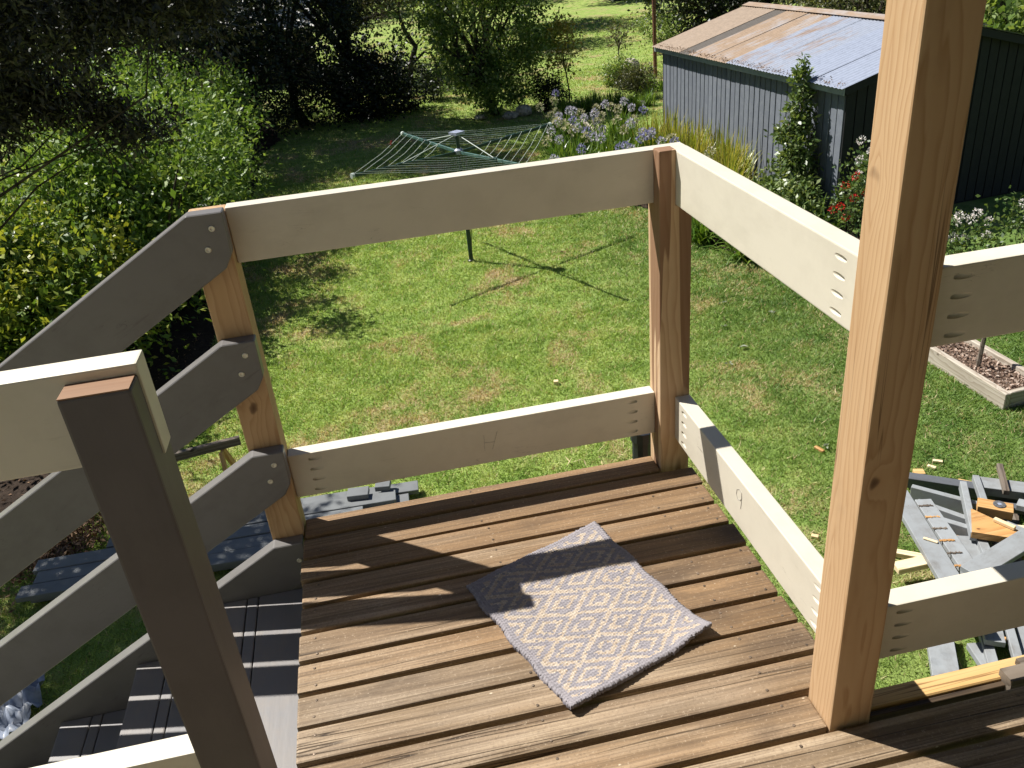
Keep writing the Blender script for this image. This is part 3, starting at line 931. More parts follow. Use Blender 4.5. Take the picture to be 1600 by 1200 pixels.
def make_mat():
    u = np.linspace(0, 1, NU + 1)
    v = np.linspace(0, 1, NV + 1)
    U, V = np.meshgrid(u, v, indexing='ij')
    a, b, c, d = (np.array(t)[:2] for t in (A, B, Cc, Dd))
    # d + u(c-d) + v(a-d) + uv(b-a-c+d)
    P = d + U[..., None] * (c - d) + V[..., None] * (a - d) + (U * V)[..., None] * (b - a - c + d)
    erng = np.random.default_rng(44)
    rim_ = ((np.minimum(U, 1 - U) * .5 < .004) | (np.minimum(V, 1 - V) * .42 < .004))
    P += erng.normal(0, .0011, P.shape) * rim_[..., None]
    P[..., 0] += 0.003 * np.sin(V * 19 + 1) * (np.abs(U - .5) * 2) ** 6 + 0.003 * np.sin(U * 23) * (np.abs(V - .5) * 2) ** 6
    P[..., 1] += 0.003 * np.sin(U * 17 + 2) * (np.abs(V - .5) * 2) ** 6
    iu = np.arange(NU + 1)[:, None]
    iv = np.arange(NV + 1)[None, :]
    rng = np.random.default_rng(3)
    st_ = 0.0011 * (np.sin(iu * np.pi / 2.0 + (iv // 3 % 2) * np.pi / 2) + np.sin(iv * np.pi / 1.5)) + rng.normal(0, .00035, U.shape)
    z = 0.0105 + st_ + 0.003 * np.sin(U * 7 + V * 3) * np.sin(V * 6)
    z += 0.020 * np.clip((U - .86) / .14, 0, 1) ** 1.5 * np.clip((V - .70) / .30, 0, 1) + 0.012 * np.clip((U - .9) / .1, 0, 1) ** 2 * np.clip((0.25 - V) / .25, 0, 1)
    z += 0.008 * np.clip((U - .80) / .2, 0, 1) ** 2
    rim = np.minimum(np.minimum(U, 1 - U) * .5, np.minimum(V, 1 - V) * .42)
    z -= 0.005 * np.clip(1 - rim / 0.006, 0, 1) ** 2
    top = np.dstack([P[..., 0], P[..., 1], z]).reshape(-1, 3)
    idx = np.arange((NU + 1) * (NV + 1)).reshape(NU + 1, NV + 1)
    F = np.stack([idx[:-1, :-1], idx[1:, :-1], idx[1:, 1:], idx[:-1, 1:]], -1).reshape(-1, 4)
    # skirt
    loop = np.concatenate([idx[:, 0], idx[-1, 1:], idx[-2::-1, -1], idx[0, -2:0:-1]])
    low = top[loop].copy()
    low[:, 2] -= 0.0085
    base = len(top)
    nl = len(loop)
    k = np.arange(nl)
    SF = np.stack([loop, base + k, base + (k + 1) % nl, loop[(k + 1) % nl]], -1)
    me = mesh_np('doormat', np.concatenate([top, low]), np.concatenate([F, SF]), None, False)
    # stitch colours: a lattice of nested diamonds in cream on lilac grey
    fu = (np.arange(NU) + .5) / NU
    fv = (np.arange(NV) + .5) / NV
    su = ((np.arange(NU) // 2) * 2 + 1.0) / NU
    sv = ((np.arange(NV) // 3) * 3 + 1.5) / NV
    SU, SV = np.meshgrid(su, sv, indexing='ij')
    aa = (SU - 0.49 * SV) / 0.183 + 0.30
    bb = (SU + 0.49 * SV) / 0.183 + 0.05
    fa = np.abs(aa - np.floor(aa) - .5)
    fb = np.abs(bb - np.floor(bb) - .5)
    dd = np.maximum(fa, fb)
    cream = (dd > .425) | ((dd < .275) & (dd > .150))
    cream &= (SV > .055) & (SV < .955) & (SU > .04) & (SU < .965)
    sr_ = np.random.default_rng(9).random((NU // 2 + 2, NV // 3 + 2))
    S = sr_[(np.arange(NU) // 2)[:, None], (np.arange(NV) // 3)[None, :]]
    cream &= S > 0.10
    alt = ((np.arange(NU) // 2)[:, None] + (np.arange(NV) // 3)[None, :]) % 2
    grey = np.stack([0.222 + .08 * S, 0.208 + .07 * S, 0.222 + .07 * S], -1)
    crm = np.stack([0.54 - .13 * S, 0.465 - .14 * S, 0.375 - .13 * S], -1)
    crm = np.where((alt == 1)[..., None], crm, crm * 0.80)
    colr = np.where(cream[..., None], crm, grey)
    C4 = np.ones((NU * NV + nl, 4), np.float32)
    C4[:NU * NV, :3] = colr.reshape(-1, 3)
    C4[NU * NV:, :3] = (0.22, 0.205, 0.23)
    at = me.attributes.new('stitch', 'FLOAT_COLOR', 'FACE')
    at.data.foreach_set('color', C4.ravel())
    m, nt, b2 = new_mat('woven_cotton')
    an = nd(nt, 'Attribute', {'attribute_name': 'stitch'})
    tc = nt.nodes.new('ShaderNodeTexCoord')
    f = noise(nt, tc.outputs['Object'], 700.0, 2.0)
    nt.links.new(mix(nt, ramp(nt, f, [(0.3, (0.35, 0.35, 0.35)), (0.6, (0, 0, 0))]), an.outputs['Color'], (0.16, 0.145, 0.15)), b2.inputs['Base Color'])
    b2.inputs['Roughness'].default_value = 0.95
    b2.inputs['Specular IOR Level'].default_value = 0.05
    me.materials.append(m)
    o = link('doormat', me)
    tag(o, 'woven lilac grey doormat with cream diamond pattern on the deck', 'doormat')


make_mat()

# ------------------------------------------------------------------ rotary clothesline
HB = Vector((0.52, 9.23, GZ))
hoist = thing('rotary_clothesline', HB, 'green rotary clothesline with four arms standing on the lawn', 'clothesline')
MB().tube([HB + Vector((0, 0, -0.05)), HB + Vector((0, 0, 0.62))], 0.030, 12).obj('lower_mast', MASTGREEN, hoist)
MB().tube([HB + Vector((0, 0, 0.5)), HB + Vector((0, 0, 1.76))], 0.022, 12).obj('mast', MASTGREEN, hoist)
MB().lathe([(0.045, 0.0), (0.045, 0.02), (0.03, 0.03)], 14, Matrix.Translation(HB)).obj('ground_socket', BLACK, hoist)
hub = MB().lathe([(0.03, 1.50), (0.06, 1.51), (0.06, 1.56), (0.035, 1.58)], 14, Matrix.Translation(HB)).obj('arm_hub', HUBGREY, hoist, smooth=False)
cap = MB().box(-0.075, 0.075, -0.075, 0.075, 1.765, 1.80, Matrix.Translation(HB) @ Matrix.Rotation(0.6, 4, 'Z')).obj('top_cap', HUBGREY, hoist)
dirs = [Vector((-1.42, -0.73, 0)), Vector((-0.62, 1.42, 0)), Vector((1.42, 0.73, 0)), Vector((0.62, -1.42, 0))]


def arm_pt(i, t):
    return HB + dirs[i] * t + Vector((0, 0, 1.53 + 0.05 * t))


for i, d in enumerate(dirs):
    a0, a1 = arm_pt(i, 0.03), arm_pt(i, 1.0)
    plank('arm', a0, a1, 0.022, 0.040, (0, 0, 1), ARMLIT if i in (1, 3) else MASTGREEN, hoist, 0.003)  # two arms paler, two darker: sunlit and shaded green put into the colour
    MB().tube([a1 - d * 0.012, a1 + d * 0.012], 0.034, 10).obj('arm_end', CORD, hoist)
    MB().tube([HB + Vector((0, 0, 1.755)) + d * 0.03, arm_pt(i, 0.55) + Vector((0, 0, .02))], 0.0055, 5).obj('stay', CORD, hoist)
    plank('bracket', arm_pt(i, 0.50), arm_pt(i, 0.60), 0.045, 0.055, (0, 0, 1), MASTGREEN, hoist, 0.004)
for t in (0.34, 0.46, 0.57, 0.68, 0.79, 0.90, 0.985):
    mb = MB()
    for i in range(4):
        p, q = arm_pt(i, t), arm_pt((i + 1) % 4, t)
        m_ = (p + q) / 2 - Vector((0, 0, 0.012 + 0.02 * t))
        up_ = Vector((0, 0, 0.022))
        mb.tube([p + up_, m_ + up_, q + up_], 0.0025, 4, False)
    mb.obj('line', CORD, hoist)
MB().tube([HB + Vector((0.09, 0.02, 1.50)), HB + Vector((0.075, 0.0, .9)), HB + Vector((0.015, -0.01, 0.05))], 0.006, 5).obj('cord', BLACK, hoist)
peg = plank('clothes_peg', arm_pt(0, .985).lerp(arm_pt(1, .985), .70) + Vector((0, 0, .0)), arm_pt(0, .985).lerp(arm_pt(1, .985), .70) + Vector((0.02, .02, .055)), 0.02, 0.02, (1, 0, 0), mat_plain('red_peg', (0.45, 0.03, 0.03)), None, 0.002)
tag(peg, 'red clothes peg clipped to the outer clothesline cord', 'peg')

# ------------------------------------------------------------------ shed
E1 = Vector((5.46, 8.30, 0))
E2 = Vector((4.99, 14.15, 0))
ux = (E2 - E1).normalized()
uy = Vector((ux.y, -ux.x, 0))                          # away from the lawn
SM = Matrix((ux, uy, Vector((0, 0, 1)))).transposed().to_4x4()
SM.translation = E1
# local frame: x along the eave (away from the camera), y across the shed, z up (world heights)
LEN, HALF, ZE, ZR = 5.87, 1.97, -0.70, -0.18
shed = thing('garden_shed', (E1 + E2) / 2 + uy * HALF + Vector((0, 0, GZ)), 'blue grey board shed with a patched rusty corrugated roof', 'shed')


def L2W(x, y, z):
    return SM @ Vector((x, y, z))


OV = 0.13
nb = 37
bw = (LEN - 0.24) / nb
for i in range(nb):
    x = 0.12 + bw * (i + .5)
    dy = random.uniform(-0.004, 0.004)
    plank('wall_board', L2W(x, OV + 0.011 + dy, GZ + 0.03), L2W(x, OV + 0.011 + dy, ZE + 0.02), bw - 0.021, 0.026, tuple(-uy), SHED, shed, 0.003)
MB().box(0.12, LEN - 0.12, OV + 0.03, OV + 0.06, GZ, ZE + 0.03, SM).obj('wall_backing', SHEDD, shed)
ng = 24
gw = (2 * HALF - 2 * OV) / ng
for i in range(ng):
    y = OV + gw * (i + .5)
    zt = ZE + (ZR - ZE) * (1 - abs(y - HALF) / HALF) - 0.03
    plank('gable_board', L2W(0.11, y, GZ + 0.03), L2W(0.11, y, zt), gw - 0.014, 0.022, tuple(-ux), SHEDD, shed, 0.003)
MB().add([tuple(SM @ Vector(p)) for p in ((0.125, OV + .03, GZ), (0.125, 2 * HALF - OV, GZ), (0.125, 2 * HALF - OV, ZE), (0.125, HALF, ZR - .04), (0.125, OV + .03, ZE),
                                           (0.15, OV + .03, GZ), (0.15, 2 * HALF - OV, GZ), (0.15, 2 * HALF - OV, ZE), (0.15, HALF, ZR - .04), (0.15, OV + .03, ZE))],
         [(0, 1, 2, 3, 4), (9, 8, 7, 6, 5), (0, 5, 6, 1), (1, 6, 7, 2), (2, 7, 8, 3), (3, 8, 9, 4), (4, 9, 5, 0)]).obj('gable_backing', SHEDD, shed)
MB().box(LEN - 0.13, LEN - 0.10, OV, 2 * HALF - OV, GZ, ZE, SM).obj('end_wall', SHEDD, shed)
MB().box(0.15, LEN - 0.13, 2 * HALF - OV - .03, 2 * HALF - OV, GZ, ZE, SM).obj('back_wall', SHEDD, shed)
# door trim on the gable
for yy in (1.05, 2.05):
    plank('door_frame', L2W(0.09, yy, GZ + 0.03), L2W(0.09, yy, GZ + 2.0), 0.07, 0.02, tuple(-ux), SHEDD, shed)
plank('fascia', L2W(0.0, 0.015, ZE - 0.045), L2W(LEN, 0.015, ZE - 0.045), 0.10, 0.022, tuple(-uy), TRIM, shed, 0.003)
slope_n = math.atan2(ZR - ZE, HALF)
plank('barge_board', L2W(0.012, 0.03, ZE - 0.05), L2W(0.012, HALF, ZR - 0.05), 0.10, 0.022, tuple(-ux), SHEDD, shed, 0.003)
plank('barge_board', L2W(0.012, 2 * HALF - .03, ZE - 0.05), L2W(0.012, HALF + .001, ZR - 0.05), 0.10, 0.022, tuple(-ux), SHEDD, shed, 0.003)
ZN = mat_roof('zinc_sheet', (0.30, 0.335, 0.42), (0.38, 0.26, 0.17), 0.30)
ZN2 = mat_roof('zinc_sheet_rust_spots', (0.31, 0.34, 0.41), (0.38, 0.25, 0.16), 0.40)
RS = mat_roof('rusted_sheet', (0.40, 0.38, 0.38), (0.46, 0.33, 0.225), 0.56)
RS2 = mat_roof('rusted_sheet_tan', (0.42, 0.36, 0.32), (0.47, 0.36, 0.265), 0.66)
DKS = mat_roof('dark_patched_sheet', (0.42, 0.39, 0.32), (0.17, 0.148, 0.125), 0.72)
# widths from the near end: sheets with their look
sheets = [(0.0, 0.78, ZN), (0.76, 0.78, ZN), (1.52, 0.78, ZN2), (2.28, 0.78, ZN2), (3.04, 0.74, RS), (3.74, 0.62, RS), (4.33, 0.46, DKS), (4.76, 0.60, RS2), (5.33, 0.56, RS2)]
slen = math.hypot(HALF + 0.05, (ZR - ZE) * (HALF + .05) / HALF)


def corrugated(name, x0, w, mat, side, lift):
    per, amp = 0.085, 0.006
    nx = max(8, int(w / per * 6))
    xs = np.linspace(0, w, nx + 1)
    nyv = 5
    V = []
    for j in range(nyv):
        t = j / (nyv - 1)
        for x in xs:
            V.append((x, t * slen, amp * math.cos(2 * math.pi * (x + x0) / per) + lift + 0.004 * math.sin(3 * t + x0)))
    F = [(j * (nx + 1) + i, j * (nx + 1) + i + 1, (j + 1) * (nx + 1) + i + 1, (j + 1) * (nx + 1) + i) for j in range(nyv - 1) for i in range(nx)]
    me = mesh_np(name, V, F, mat, True)
    if side == 0:
        M = SM @ Matrix.Translation((x0, -0.05, ZE - 0.05 * (ZR - ZE) / HALF + 0.012)) @ Matrix.Rotation(slope_n, 4, 'X')
    else:
        M = SM @ Matrix.Translation((x0 + w, 2 * HALF + 0.05, ZE - 0.05 * (ZR - ZE) / HALF + 0.012)) @ Matrix.Rotation(math.pi, 4, 'Z') @ Matrix.Rotation(slope_n, 4, 'X')
    return link(name, me, M, shed)


for i, (x0, w, mt) in enumerate(sheets):
    corrugated('roof_sheet', x0 - 0.03, w, mt, 0, 0.006 * (i % 2))
    corrugated('roof_sheet', x0 - 0.03, w, RS if i > 4 else ZN2, 1, 0.006 * (i % 2))
mb = MB()
for s in (-1, 1):
    mb.add([tuple(SM @ Vector(p)) for p in ((-0.04, HALF, ZR + 0.045), (LEN + 0.02, HALF, ZR + 0.045), (LEN + 0.02, HALF + s * 0.16, ZR + 0.045 - 0.045), (-0.04, HALF + s * 0.16, ZR + 0.045 - 0.045))], [(0, 1, 2, 3)])
mb.obj('ridge_cap', RS, shed)
# leaf litter along the lower roof edge
rg = np.random.default_rng(8)
n = 800
lx = rg.uniform(0, LEN, n)
ly = np.abs(rg.normal(0, 0.05, n)) - 0.03
lz = ZE + 0.03 + ly * 0.26 + rg.uniform(0, .015, n)
Pl = np.stack([lx, ly, lz], 1) @ np.array(SM.to_3x3()).T + np.array(SM.translation)

mbp = MB().tube([L2W(1.05, OV - 0.03, ZE - 0.08), L2W(1.05, OV - 0.03, GZ + 0.05)], 0.022, 8)
mbp.obj('downpipe', RUSTPIPE, shed)
MB().tube([L2W(1.05, OV - 0.03, -1.45), L2W(1.42, OV - 0.03, -1.40)], 0.010, 6).obj('pipe_stub', RUSTPIPE, shed)

# ------------------------------------------------------------------ foliage helpers
def leaf_obj(name, P, size, mat, parent, rng, aspect=0.45, up=0.5, fold=0.25, out=None, jit=0.35):
    n = len(P)
    d = rng.normal(0, 1, (n, 3))
    if out is not None:
        d += out
    d /= np.linalg.norm(d, axis=1, keepdims=True)
    nrm = rng.normal(0, 1, (n, 3))
    nrm[:, 2] += up * 2
    nrm -= d * (nrm * d).sum(1, keepdims=True)
    nrm /= np.linalg.norm(nrm, axis=1, keepdims=True)
    s = np.cross(nrm, d)
    L = (size * (1 + jit * rng.uniform(-1, 1, n)))[:, None]
    W = L * aspect * 0.5
    V = np.empty((n, 4, 3))
    V[:, 0] = P
    V[:, 1] = P + d * L * 0.5 + s * W + nrm * W * fold
    V[:, 2] = P + d * L
    V[:, 3] = P + d * L * 0.5 - s * W + nrm * W * fold
    F = np.arange(4 * n).reshape(n, 4)
    return link(name, mesh_np(name, V.reshape(-1, 3), F, mat), None, parent)


def crown_points(rng, c, r, nclump, nleaf, clump_r, shell=0.45, flat=1.0):
    c = np.array(c, float)
    r = np.array(r, float)
    d = rng.normal(0, 1, (nclump, 3))
    d /= np.linalg.norm(d, axis=1, keepdims=True)
    rad = shell + (1 - shell) * rng.random((nclump, 1)) ** 0.7
    lump = 1 + 0.18 * np.sin(3.1 * d[:, :1] * 2 + c[0]) + 0.15 * np.sin(4.3 * d[:, 1:2] * 2 + c[1])
    Cn = c + d * rad * r * lump
    k = rng.integers(0, nclump, nleaf)
    sz = clump_r * rng.uniform(0.6, 1.5, nclump)
    off = rng.normal(0, 1, (nleaf, 3))
    off[:, 2] *= flat
    P = Cn[k] + off * sz[k][:, None]
    o = (P - c) / r
    return P, Cn, o


def branches(rng, base, centres, r0, mat, parent, name='trunk', n=14, lean=None, sides=6, trunk_h=0.4, trunk_only_r=None):
    mb = MB()
    base = Vector(base)
    cs = [Vector(tuple(c)) for c in centres]
    mean = sum(cs, Vector()) / len(cs)
    top = base.lerp(mean, trunk_h)
    if lean is not None:
        top = top + Vector(lean)
    j = lambda s: Vector(tuple(rng.normal(0, s, 3)))
    L = (top - base).length
    pts = [base - Vector((0, 0, .05)), base.lerp(top, .35) + j(.03 * L), base.lerp(top, .7) + j(.04 * L), top]
    mb.tube(pts, [r0 * 1.25, r0, r0 * .9, r0 * .8], sides + 2)
    pick = rng.choice(len(cs), min(n, len(cs)), replace=False)
    for q in pick:
        e = cs[q]
        st0 = pts[2].lerp(top, float(rng.uniform(0, 1)))
        LL = (e - st0).length
        p1 = st0.lerp(e, .4) + j(.07 * LL) + Vector((0, 0, .08 * LL))
        p2 = st0.lerp(e, .75) + j(.06 * LL)
        mb.tube([st0, p1, p2, e], [r0 * .55, r0 * .36, r0 * .2, r0 * .07], sides)
    return mb.obj(name, mat, parent, smooth=True)


def plant(name, base, label, cat, group, crowns, leafmat, leafsize, barkmat=BARK, r0=0.06, seed=0, nbr=14, aspect=0.45, up=0.5, part='crown', trunk_h=0.45, lean=None, trunkname='trunk'):
    rng = np.random.default_rng(seed)
    t = thing(name, base, label, cat, group)
    PP, CC, OO = [], [], []
    for cr_ in crowns:
        P, Cn, o = crown_points(rng, *cr_)
        PP.append(P)
        CC.append(Cn)
        OO.append(o)
    P = np.concatenate(PP)
    o = np.concatenate(OO)
    keep = P[:, 2] > GZ + 0.02
    leaf_obj(part, P[keep], leafsize, leafmat, t, rng, aspect, up, out=o[keep] * 0.7)
    branches(rng, base, np.concatenate(CC), r0, barkmat, t, trunkname, nbr, lean, trunk_h=trunk_h)
    return t


HEDGE = mat_leaf('hedge_leaf', [(0.05, 0.105, 0.018), (0.11, 0.195, 0.036), (0.19, 0.285, 0.065), (0.30, 0.385, 0.13)], 0.38, 0.42, spec=0.3)
HEDGEY = mat_leaf('yellow_hedge_leaf', [(0.055, 0.11, 0.018), (0.12, 0.20, 0.034), (0.21, 0.30, 0.055), (0.38, 0.40, 0.07)], 0.38, 0.42, spec=0.3, patch=(0.36, 0.37, 0.055), patch_scale=1.1)
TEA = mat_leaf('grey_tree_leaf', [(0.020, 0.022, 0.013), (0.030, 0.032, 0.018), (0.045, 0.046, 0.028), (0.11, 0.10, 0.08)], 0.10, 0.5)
DARK = mat_leaf('dark_evergreen_leaf', [(0.008, 0.014, 0.006), (0.014, 0.024, 0.009), (0.024, 0.036, 0.013)], 0.15, 0.45)  # leaf colour darkened to carry the shade these trees stand in
CITRUS = mat_leaf('fruit_tree_leaf', [(0.065, 0.12, 0.026), (0.115, 0.19, 0.042), (0.19, 0.265, 0.07), (0.28, 0.33, 0.13)], 0.45, 0.4)
OLIVE = mat_leaf('olive_leaf', [(0.06, 0.07, 0.03), (0.11, 0.115, 0.05), (0.17, 0.17, 0.09)], 0.3, 0.45)
SAPL = mat_leaf('sapling_leaf', [(0.13, 0.16, 0.03), (0.22, 0.23, 0.045), (0.34, 0.24, 0.08), (0.30, 0.30, 0.08)], 0.42, 0.4)
PEAR = mat_leaf('climber_leaf', [(0.06, 0.105, 0.028), (0.11, 0.17, 0.05), (0.18, 0.245, 0.085), (0.29, 0.34, 0.15)], 0.33, 0.36)
ROSEL = mat_leaf('rose_leaf', [(0.05, 0.10, 0.025), (0.09, 0.15, 0.04), (0.16, 0.20, 0.06)], 0.35, 0.4)
STRAP = mat_leaf('strap_leaf', [(0.07, 0.15, 0.02), (0.12, 0.21, 0.03), (0.20, 0.28, 0.05)], 0.35, 0.33)
STRAPY = mat_leaf('yellow_strap_leaf', [(0.16, 0.22, 0.03), (0.27, 0.31, 0.05), (0.40, 0.38, 0.08), (0.46, 0.38, 0.14)], 0.38, 0.35)
FAR = mat_leaf('far_wood_leaf', [(0.020, 0.032, 0.012), (0.04, 0.06, 0.02), (0.075, 0.095, 0.032)], 0.25, 0.5)
VIOLET = mat_leaf('violet_floret', [(0.21, 0.20, 0.38), (0.30, 0.29, 0.46), (0.42, 0.40, 0.54)], 0.3, 0.5, (1.0, 1.0, 1.1))
LILAC = mat_leaf('pale_lilac_floret', [(0.42, 0.40, 0.55), (0.52, 0.50, 0.58), (0.45, 0.42, 0.34)], 0.3, 0.5, (1.0, 1.0, 1.0))
SEED = mat_leaf('seed_head', [(0.34, 0.36, 0.17), (0.46, 0.44, 0.28), (0.52, 0.46, 0.36)], 0.3, 0.5, (1.0, 1.0, 0.8))
REDP = mat_leaf('red_petal', [(0.45, 0.015, 0.012), (0.62, 0.03, 0.02), (0.35, 0.01, 0.01)], 0.25, 0.5, (1.1, 0.7, 0.6))
WHITEP = mat_leaf('white_petal', [(0.78, 0.74, 0.70), (0.85, 0.82, 0.78), (0.80, 0.66, 0.62)], 0.3, 0.5, (1, 1, 1))
LITTER = mat_leaf('dry_litter', [(0.10, 0.055, 0.03), (0.19, 0.11, 0.06), (0.30, 0.19, 0.11)], 0.1, 0.8)
BARKCHIP = mat_leaf('bark_chip', [(0.10, 0.06, 0.045), (0.22, 0.14, 0.10), (0.36, 0.26, 0.20), (0.44, 0.36, 0.30)], 0.0, 0.9)

leaf_obj('gutter_litter', Pl, 0.024, LITTER, shed, rg)['kind'] = 'stuff'

# ------------------------------------------------------------------ hedge along the left side
hed = [((-4.5, 6.9), 1.15, 1.35, 1.05, HEDGEY, 'leafy hedge bush with yellow tipped leaves, nearest of the hedge row'),
       ((-3.95, 9.0), 1.3, 1.35, 1.38, HEDGE, 'tall green hedge bush standing second in the hedge row'),
       ((-3.95, 11.2), 1.3, 1.4, 1.36, HEDGE, 'large bright green hedge bush in the middle of the hedge row'),
       ((-4.05, 13.5), 1.3, 1.3, 1.05, HEDGE, 'rounded green hedge bush reaching furthest over the lawn'),
       ((-4.3, 15.8), 1.5, 1.3, 1.25, HEDGE, 'shaded green hedge bush at the far end of the hedge row')]
for i, ((x, y), rx, ry, rz, mt, lab) in enumerate(hed):
    plant('hedge_bush', (x, y, GZ), lab, 'bush', 'hedge bushes along the lawn',
          [((x, y, GZ + rz * 1.0), (rx, ry, rz), 150, 14000, 0.15, 0.72), ((x, y, GZ + rz * .9), (rx * .75, ry * .8, rz * .75), 90, 8000, 0.22, 0.1), ((x - .1, y, GZ + .5), (rx * .95, ry * 1.05, .7), 60, 5500, 0.17, 0.5)], mt, 0.078, BARK, 0.05, 40 + i, 26, 0.5, 0.6, trunk_h=0.3, part='foliage', trunkname='stems')

for o_h, ((x, y), rx, ry, rz, mt, lab) in zip([q for q in bpy.data.objects if q.name.startswith('hedge_bush')], hed):
    _rg = np.random.default_rng(int(y * 10))
    _P = crown_points(_rg, (x, y, GZ + rz * .95), (rx * .60, ry * .70, rz * .66), 70, 9500, 0.15, 0.0)[0]
    leaf_obj('inner_foliage', _P[_P[:, 2] > GZ + .03], 0.115, HEDGE, o_h, _rg, 0.6)  # extra core leaves added to thicken the hedge's shadow on the lawn

# grey overhanging tree
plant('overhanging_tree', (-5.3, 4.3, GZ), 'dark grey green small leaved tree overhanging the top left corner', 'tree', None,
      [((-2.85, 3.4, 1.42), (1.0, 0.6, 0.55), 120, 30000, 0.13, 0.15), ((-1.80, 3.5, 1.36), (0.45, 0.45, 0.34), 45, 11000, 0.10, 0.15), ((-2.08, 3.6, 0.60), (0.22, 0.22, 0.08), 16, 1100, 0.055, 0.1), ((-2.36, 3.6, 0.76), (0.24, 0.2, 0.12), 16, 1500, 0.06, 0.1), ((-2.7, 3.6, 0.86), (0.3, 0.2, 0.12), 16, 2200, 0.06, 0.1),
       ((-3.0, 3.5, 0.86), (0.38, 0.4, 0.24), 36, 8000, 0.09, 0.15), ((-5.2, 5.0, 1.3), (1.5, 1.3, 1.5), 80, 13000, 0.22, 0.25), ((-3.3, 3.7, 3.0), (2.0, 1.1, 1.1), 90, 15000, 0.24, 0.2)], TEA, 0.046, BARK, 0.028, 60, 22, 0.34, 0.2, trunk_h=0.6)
_tr = bpy.data.objects['overhanging_tree']
_rg = np.random.default_rng(62)
_P = [crown_points(_rg, (-5.2, 5.0, 1.2), (1.4, 1.3, 1.5), 80, 9000, 0.24, 0.1)[0], crown_points(_rg, (-4.2, 4.3, 2.9), (1.7, 1.0, 1.1), 80, 7000, 0.26, 0.1)[0]]
leaf_obj('inner_crown', np.concatenate(_P), 0.10, TEA, _tr, _rg)  # bigger leaves out of frame, added to shade the grass by the stairs
ob_ = thing('bare_branch', (-3.9, 3.6, 1.05), 'bare dark forked branch reaching across the front of the hedge', 'branch')
mb = MB()
brg = np.random.default_rng(77)


def twig(p, q, r, depth):
    p, q = Vector(p), Vector(q)
    L = (q - p).length
    m1 = p.lerp(q, .35) + Vector(tuple(brg.normal(0, .05 * L, 3)))
    m2 = p.lerp(q, .7) + Vector(tuple(brg.normal(0, .05 * L, 3)))
    mb.tube([p, m1, m2, q], [r, r * .75, r * .5, r * .2], 5)
    if depth > 0:
        for s in (m1, m2, p.lerp(q, .85), p.lerp(q, .5)):
            d = (q - p).normalized() + Vector(tuple(brg.normal(0, .45, 3)))
            twig(s, s + d.normalized() * L * float(brg.uniform(.3, .5)), r * .45, depth - 1)


twig((-3.9, 3.6, 1.05), (-2.2, 3.75, 0.62), 0.014, 2)
twig((-3.5, 3.6, 0.72), (-2.75, 3.7, 0.35), 0.009, 2)
mb.obj('limb', BARK, ob_)

# ------------------------------------------------------------------ trees at the back; high crowns added to shade the lawn
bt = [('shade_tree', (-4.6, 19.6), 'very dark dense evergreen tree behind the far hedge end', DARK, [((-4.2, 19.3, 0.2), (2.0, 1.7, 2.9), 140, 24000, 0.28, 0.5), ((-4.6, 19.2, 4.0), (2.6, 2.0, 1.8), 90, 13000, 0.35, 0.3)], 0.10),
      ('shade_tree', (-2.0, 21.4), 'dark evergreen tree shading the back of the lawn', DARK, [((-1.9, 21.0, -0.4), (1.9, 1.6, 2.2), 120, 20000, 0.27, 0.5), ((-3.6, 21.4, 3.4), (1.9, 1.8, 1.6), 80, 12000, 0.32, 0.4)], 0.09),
      ('shade_tree', (0.1, 22.4), 'low dark bushy tree in front of the old crate, with high crowns added for shade', DARK, [((0.0, 21.6, -1.9), (1.3, 0.9, 0.85), 70, 11000, 0.2, 0.5), ((-1.8, 20.6, 3.4), (2.0, 1.4, 1.2), 80, 13000, 0.3, 0.3), ((-2.6, 18.6, 4.6), (1.8, 1.4, 1.2), 60, 9000, 0.3, 0.3)], 0.10),
      ('olive_tree', (-1.0, 27.5), 'grey green tree with thin leaning trunks behind the dark evergreens', OLIVE, [((0.2, 27.6, 0.9), (2.6, 2.0, 1.9), 110, 15000, 0.30, 0.35)], 0.10),
      ('shade_tree', (-7.0, 24.0), 'tall dark tree rising behind the overhanging tree', DARK, [((-7, 24, 1.6), (3.6, 3, 3.4), 160, 20000, 0.45, 0.5)], 0.14),
      ('shade_tree', (3.0, 33.5), 'dark tree casting shade across the far lawn', FAR, [((3.0, 33.5, 2.3), (2.6, 2.4, 2.4), 110, 11000, 0.42, 0.4)], 0.17),
      ('shade_tree', (6.0, 40.5), 'far dark tree beyond the sunny back lawn', FAR, [((6.0, 40.5, 2.8), (3.2, 3, 2.6), 110, 9000, 0.5, 0.4)], 0.22),
      ('shade_tree', (11.5, 27.0), 'dark bushy tree directly behind the far shed corner', DARK, [((11.6, 27.0, -0.3), (2.3, 1.9, 2.6), 140, 17000, 0.35, 0.5)], 0.11),
      ('shade_tree', (14.5, 22.5), 'dark tree behind the middle of the shed roof', DARK, [((14.5, 22.5, 0.2), (2.8, 2.5, 2.9), 140, 16000, 0.4, 0.5)], 0.12),
      ('shade_tree', (11.2, 17.0), 'dark olive tree showing just above the shed ridge', OLIVE, [((11.4, 17.2, -0.3), (2.0, 1.9, 1.5), 100, 11000, 0.3, 0.5)], 0.085),
      ('broadleaf_tree', (11.6, 12.4), 'broad leaved green tree beside the right end of the shed', CITRUS, [((11.4, 12.3, -0.1), (1.9, 1.8, 1.5), 90, 7000, 0.26, 0.5)], 0.16)]
for i, (nm, (x, y), lab, mt, cr_, ls) in enumerate(bt):
    plant(nm, (x, y, GZ), lab, 'tree', None, cr_, mt, ls, BARK, 0.12, 80 + i, 16, 0.55, 0.5)

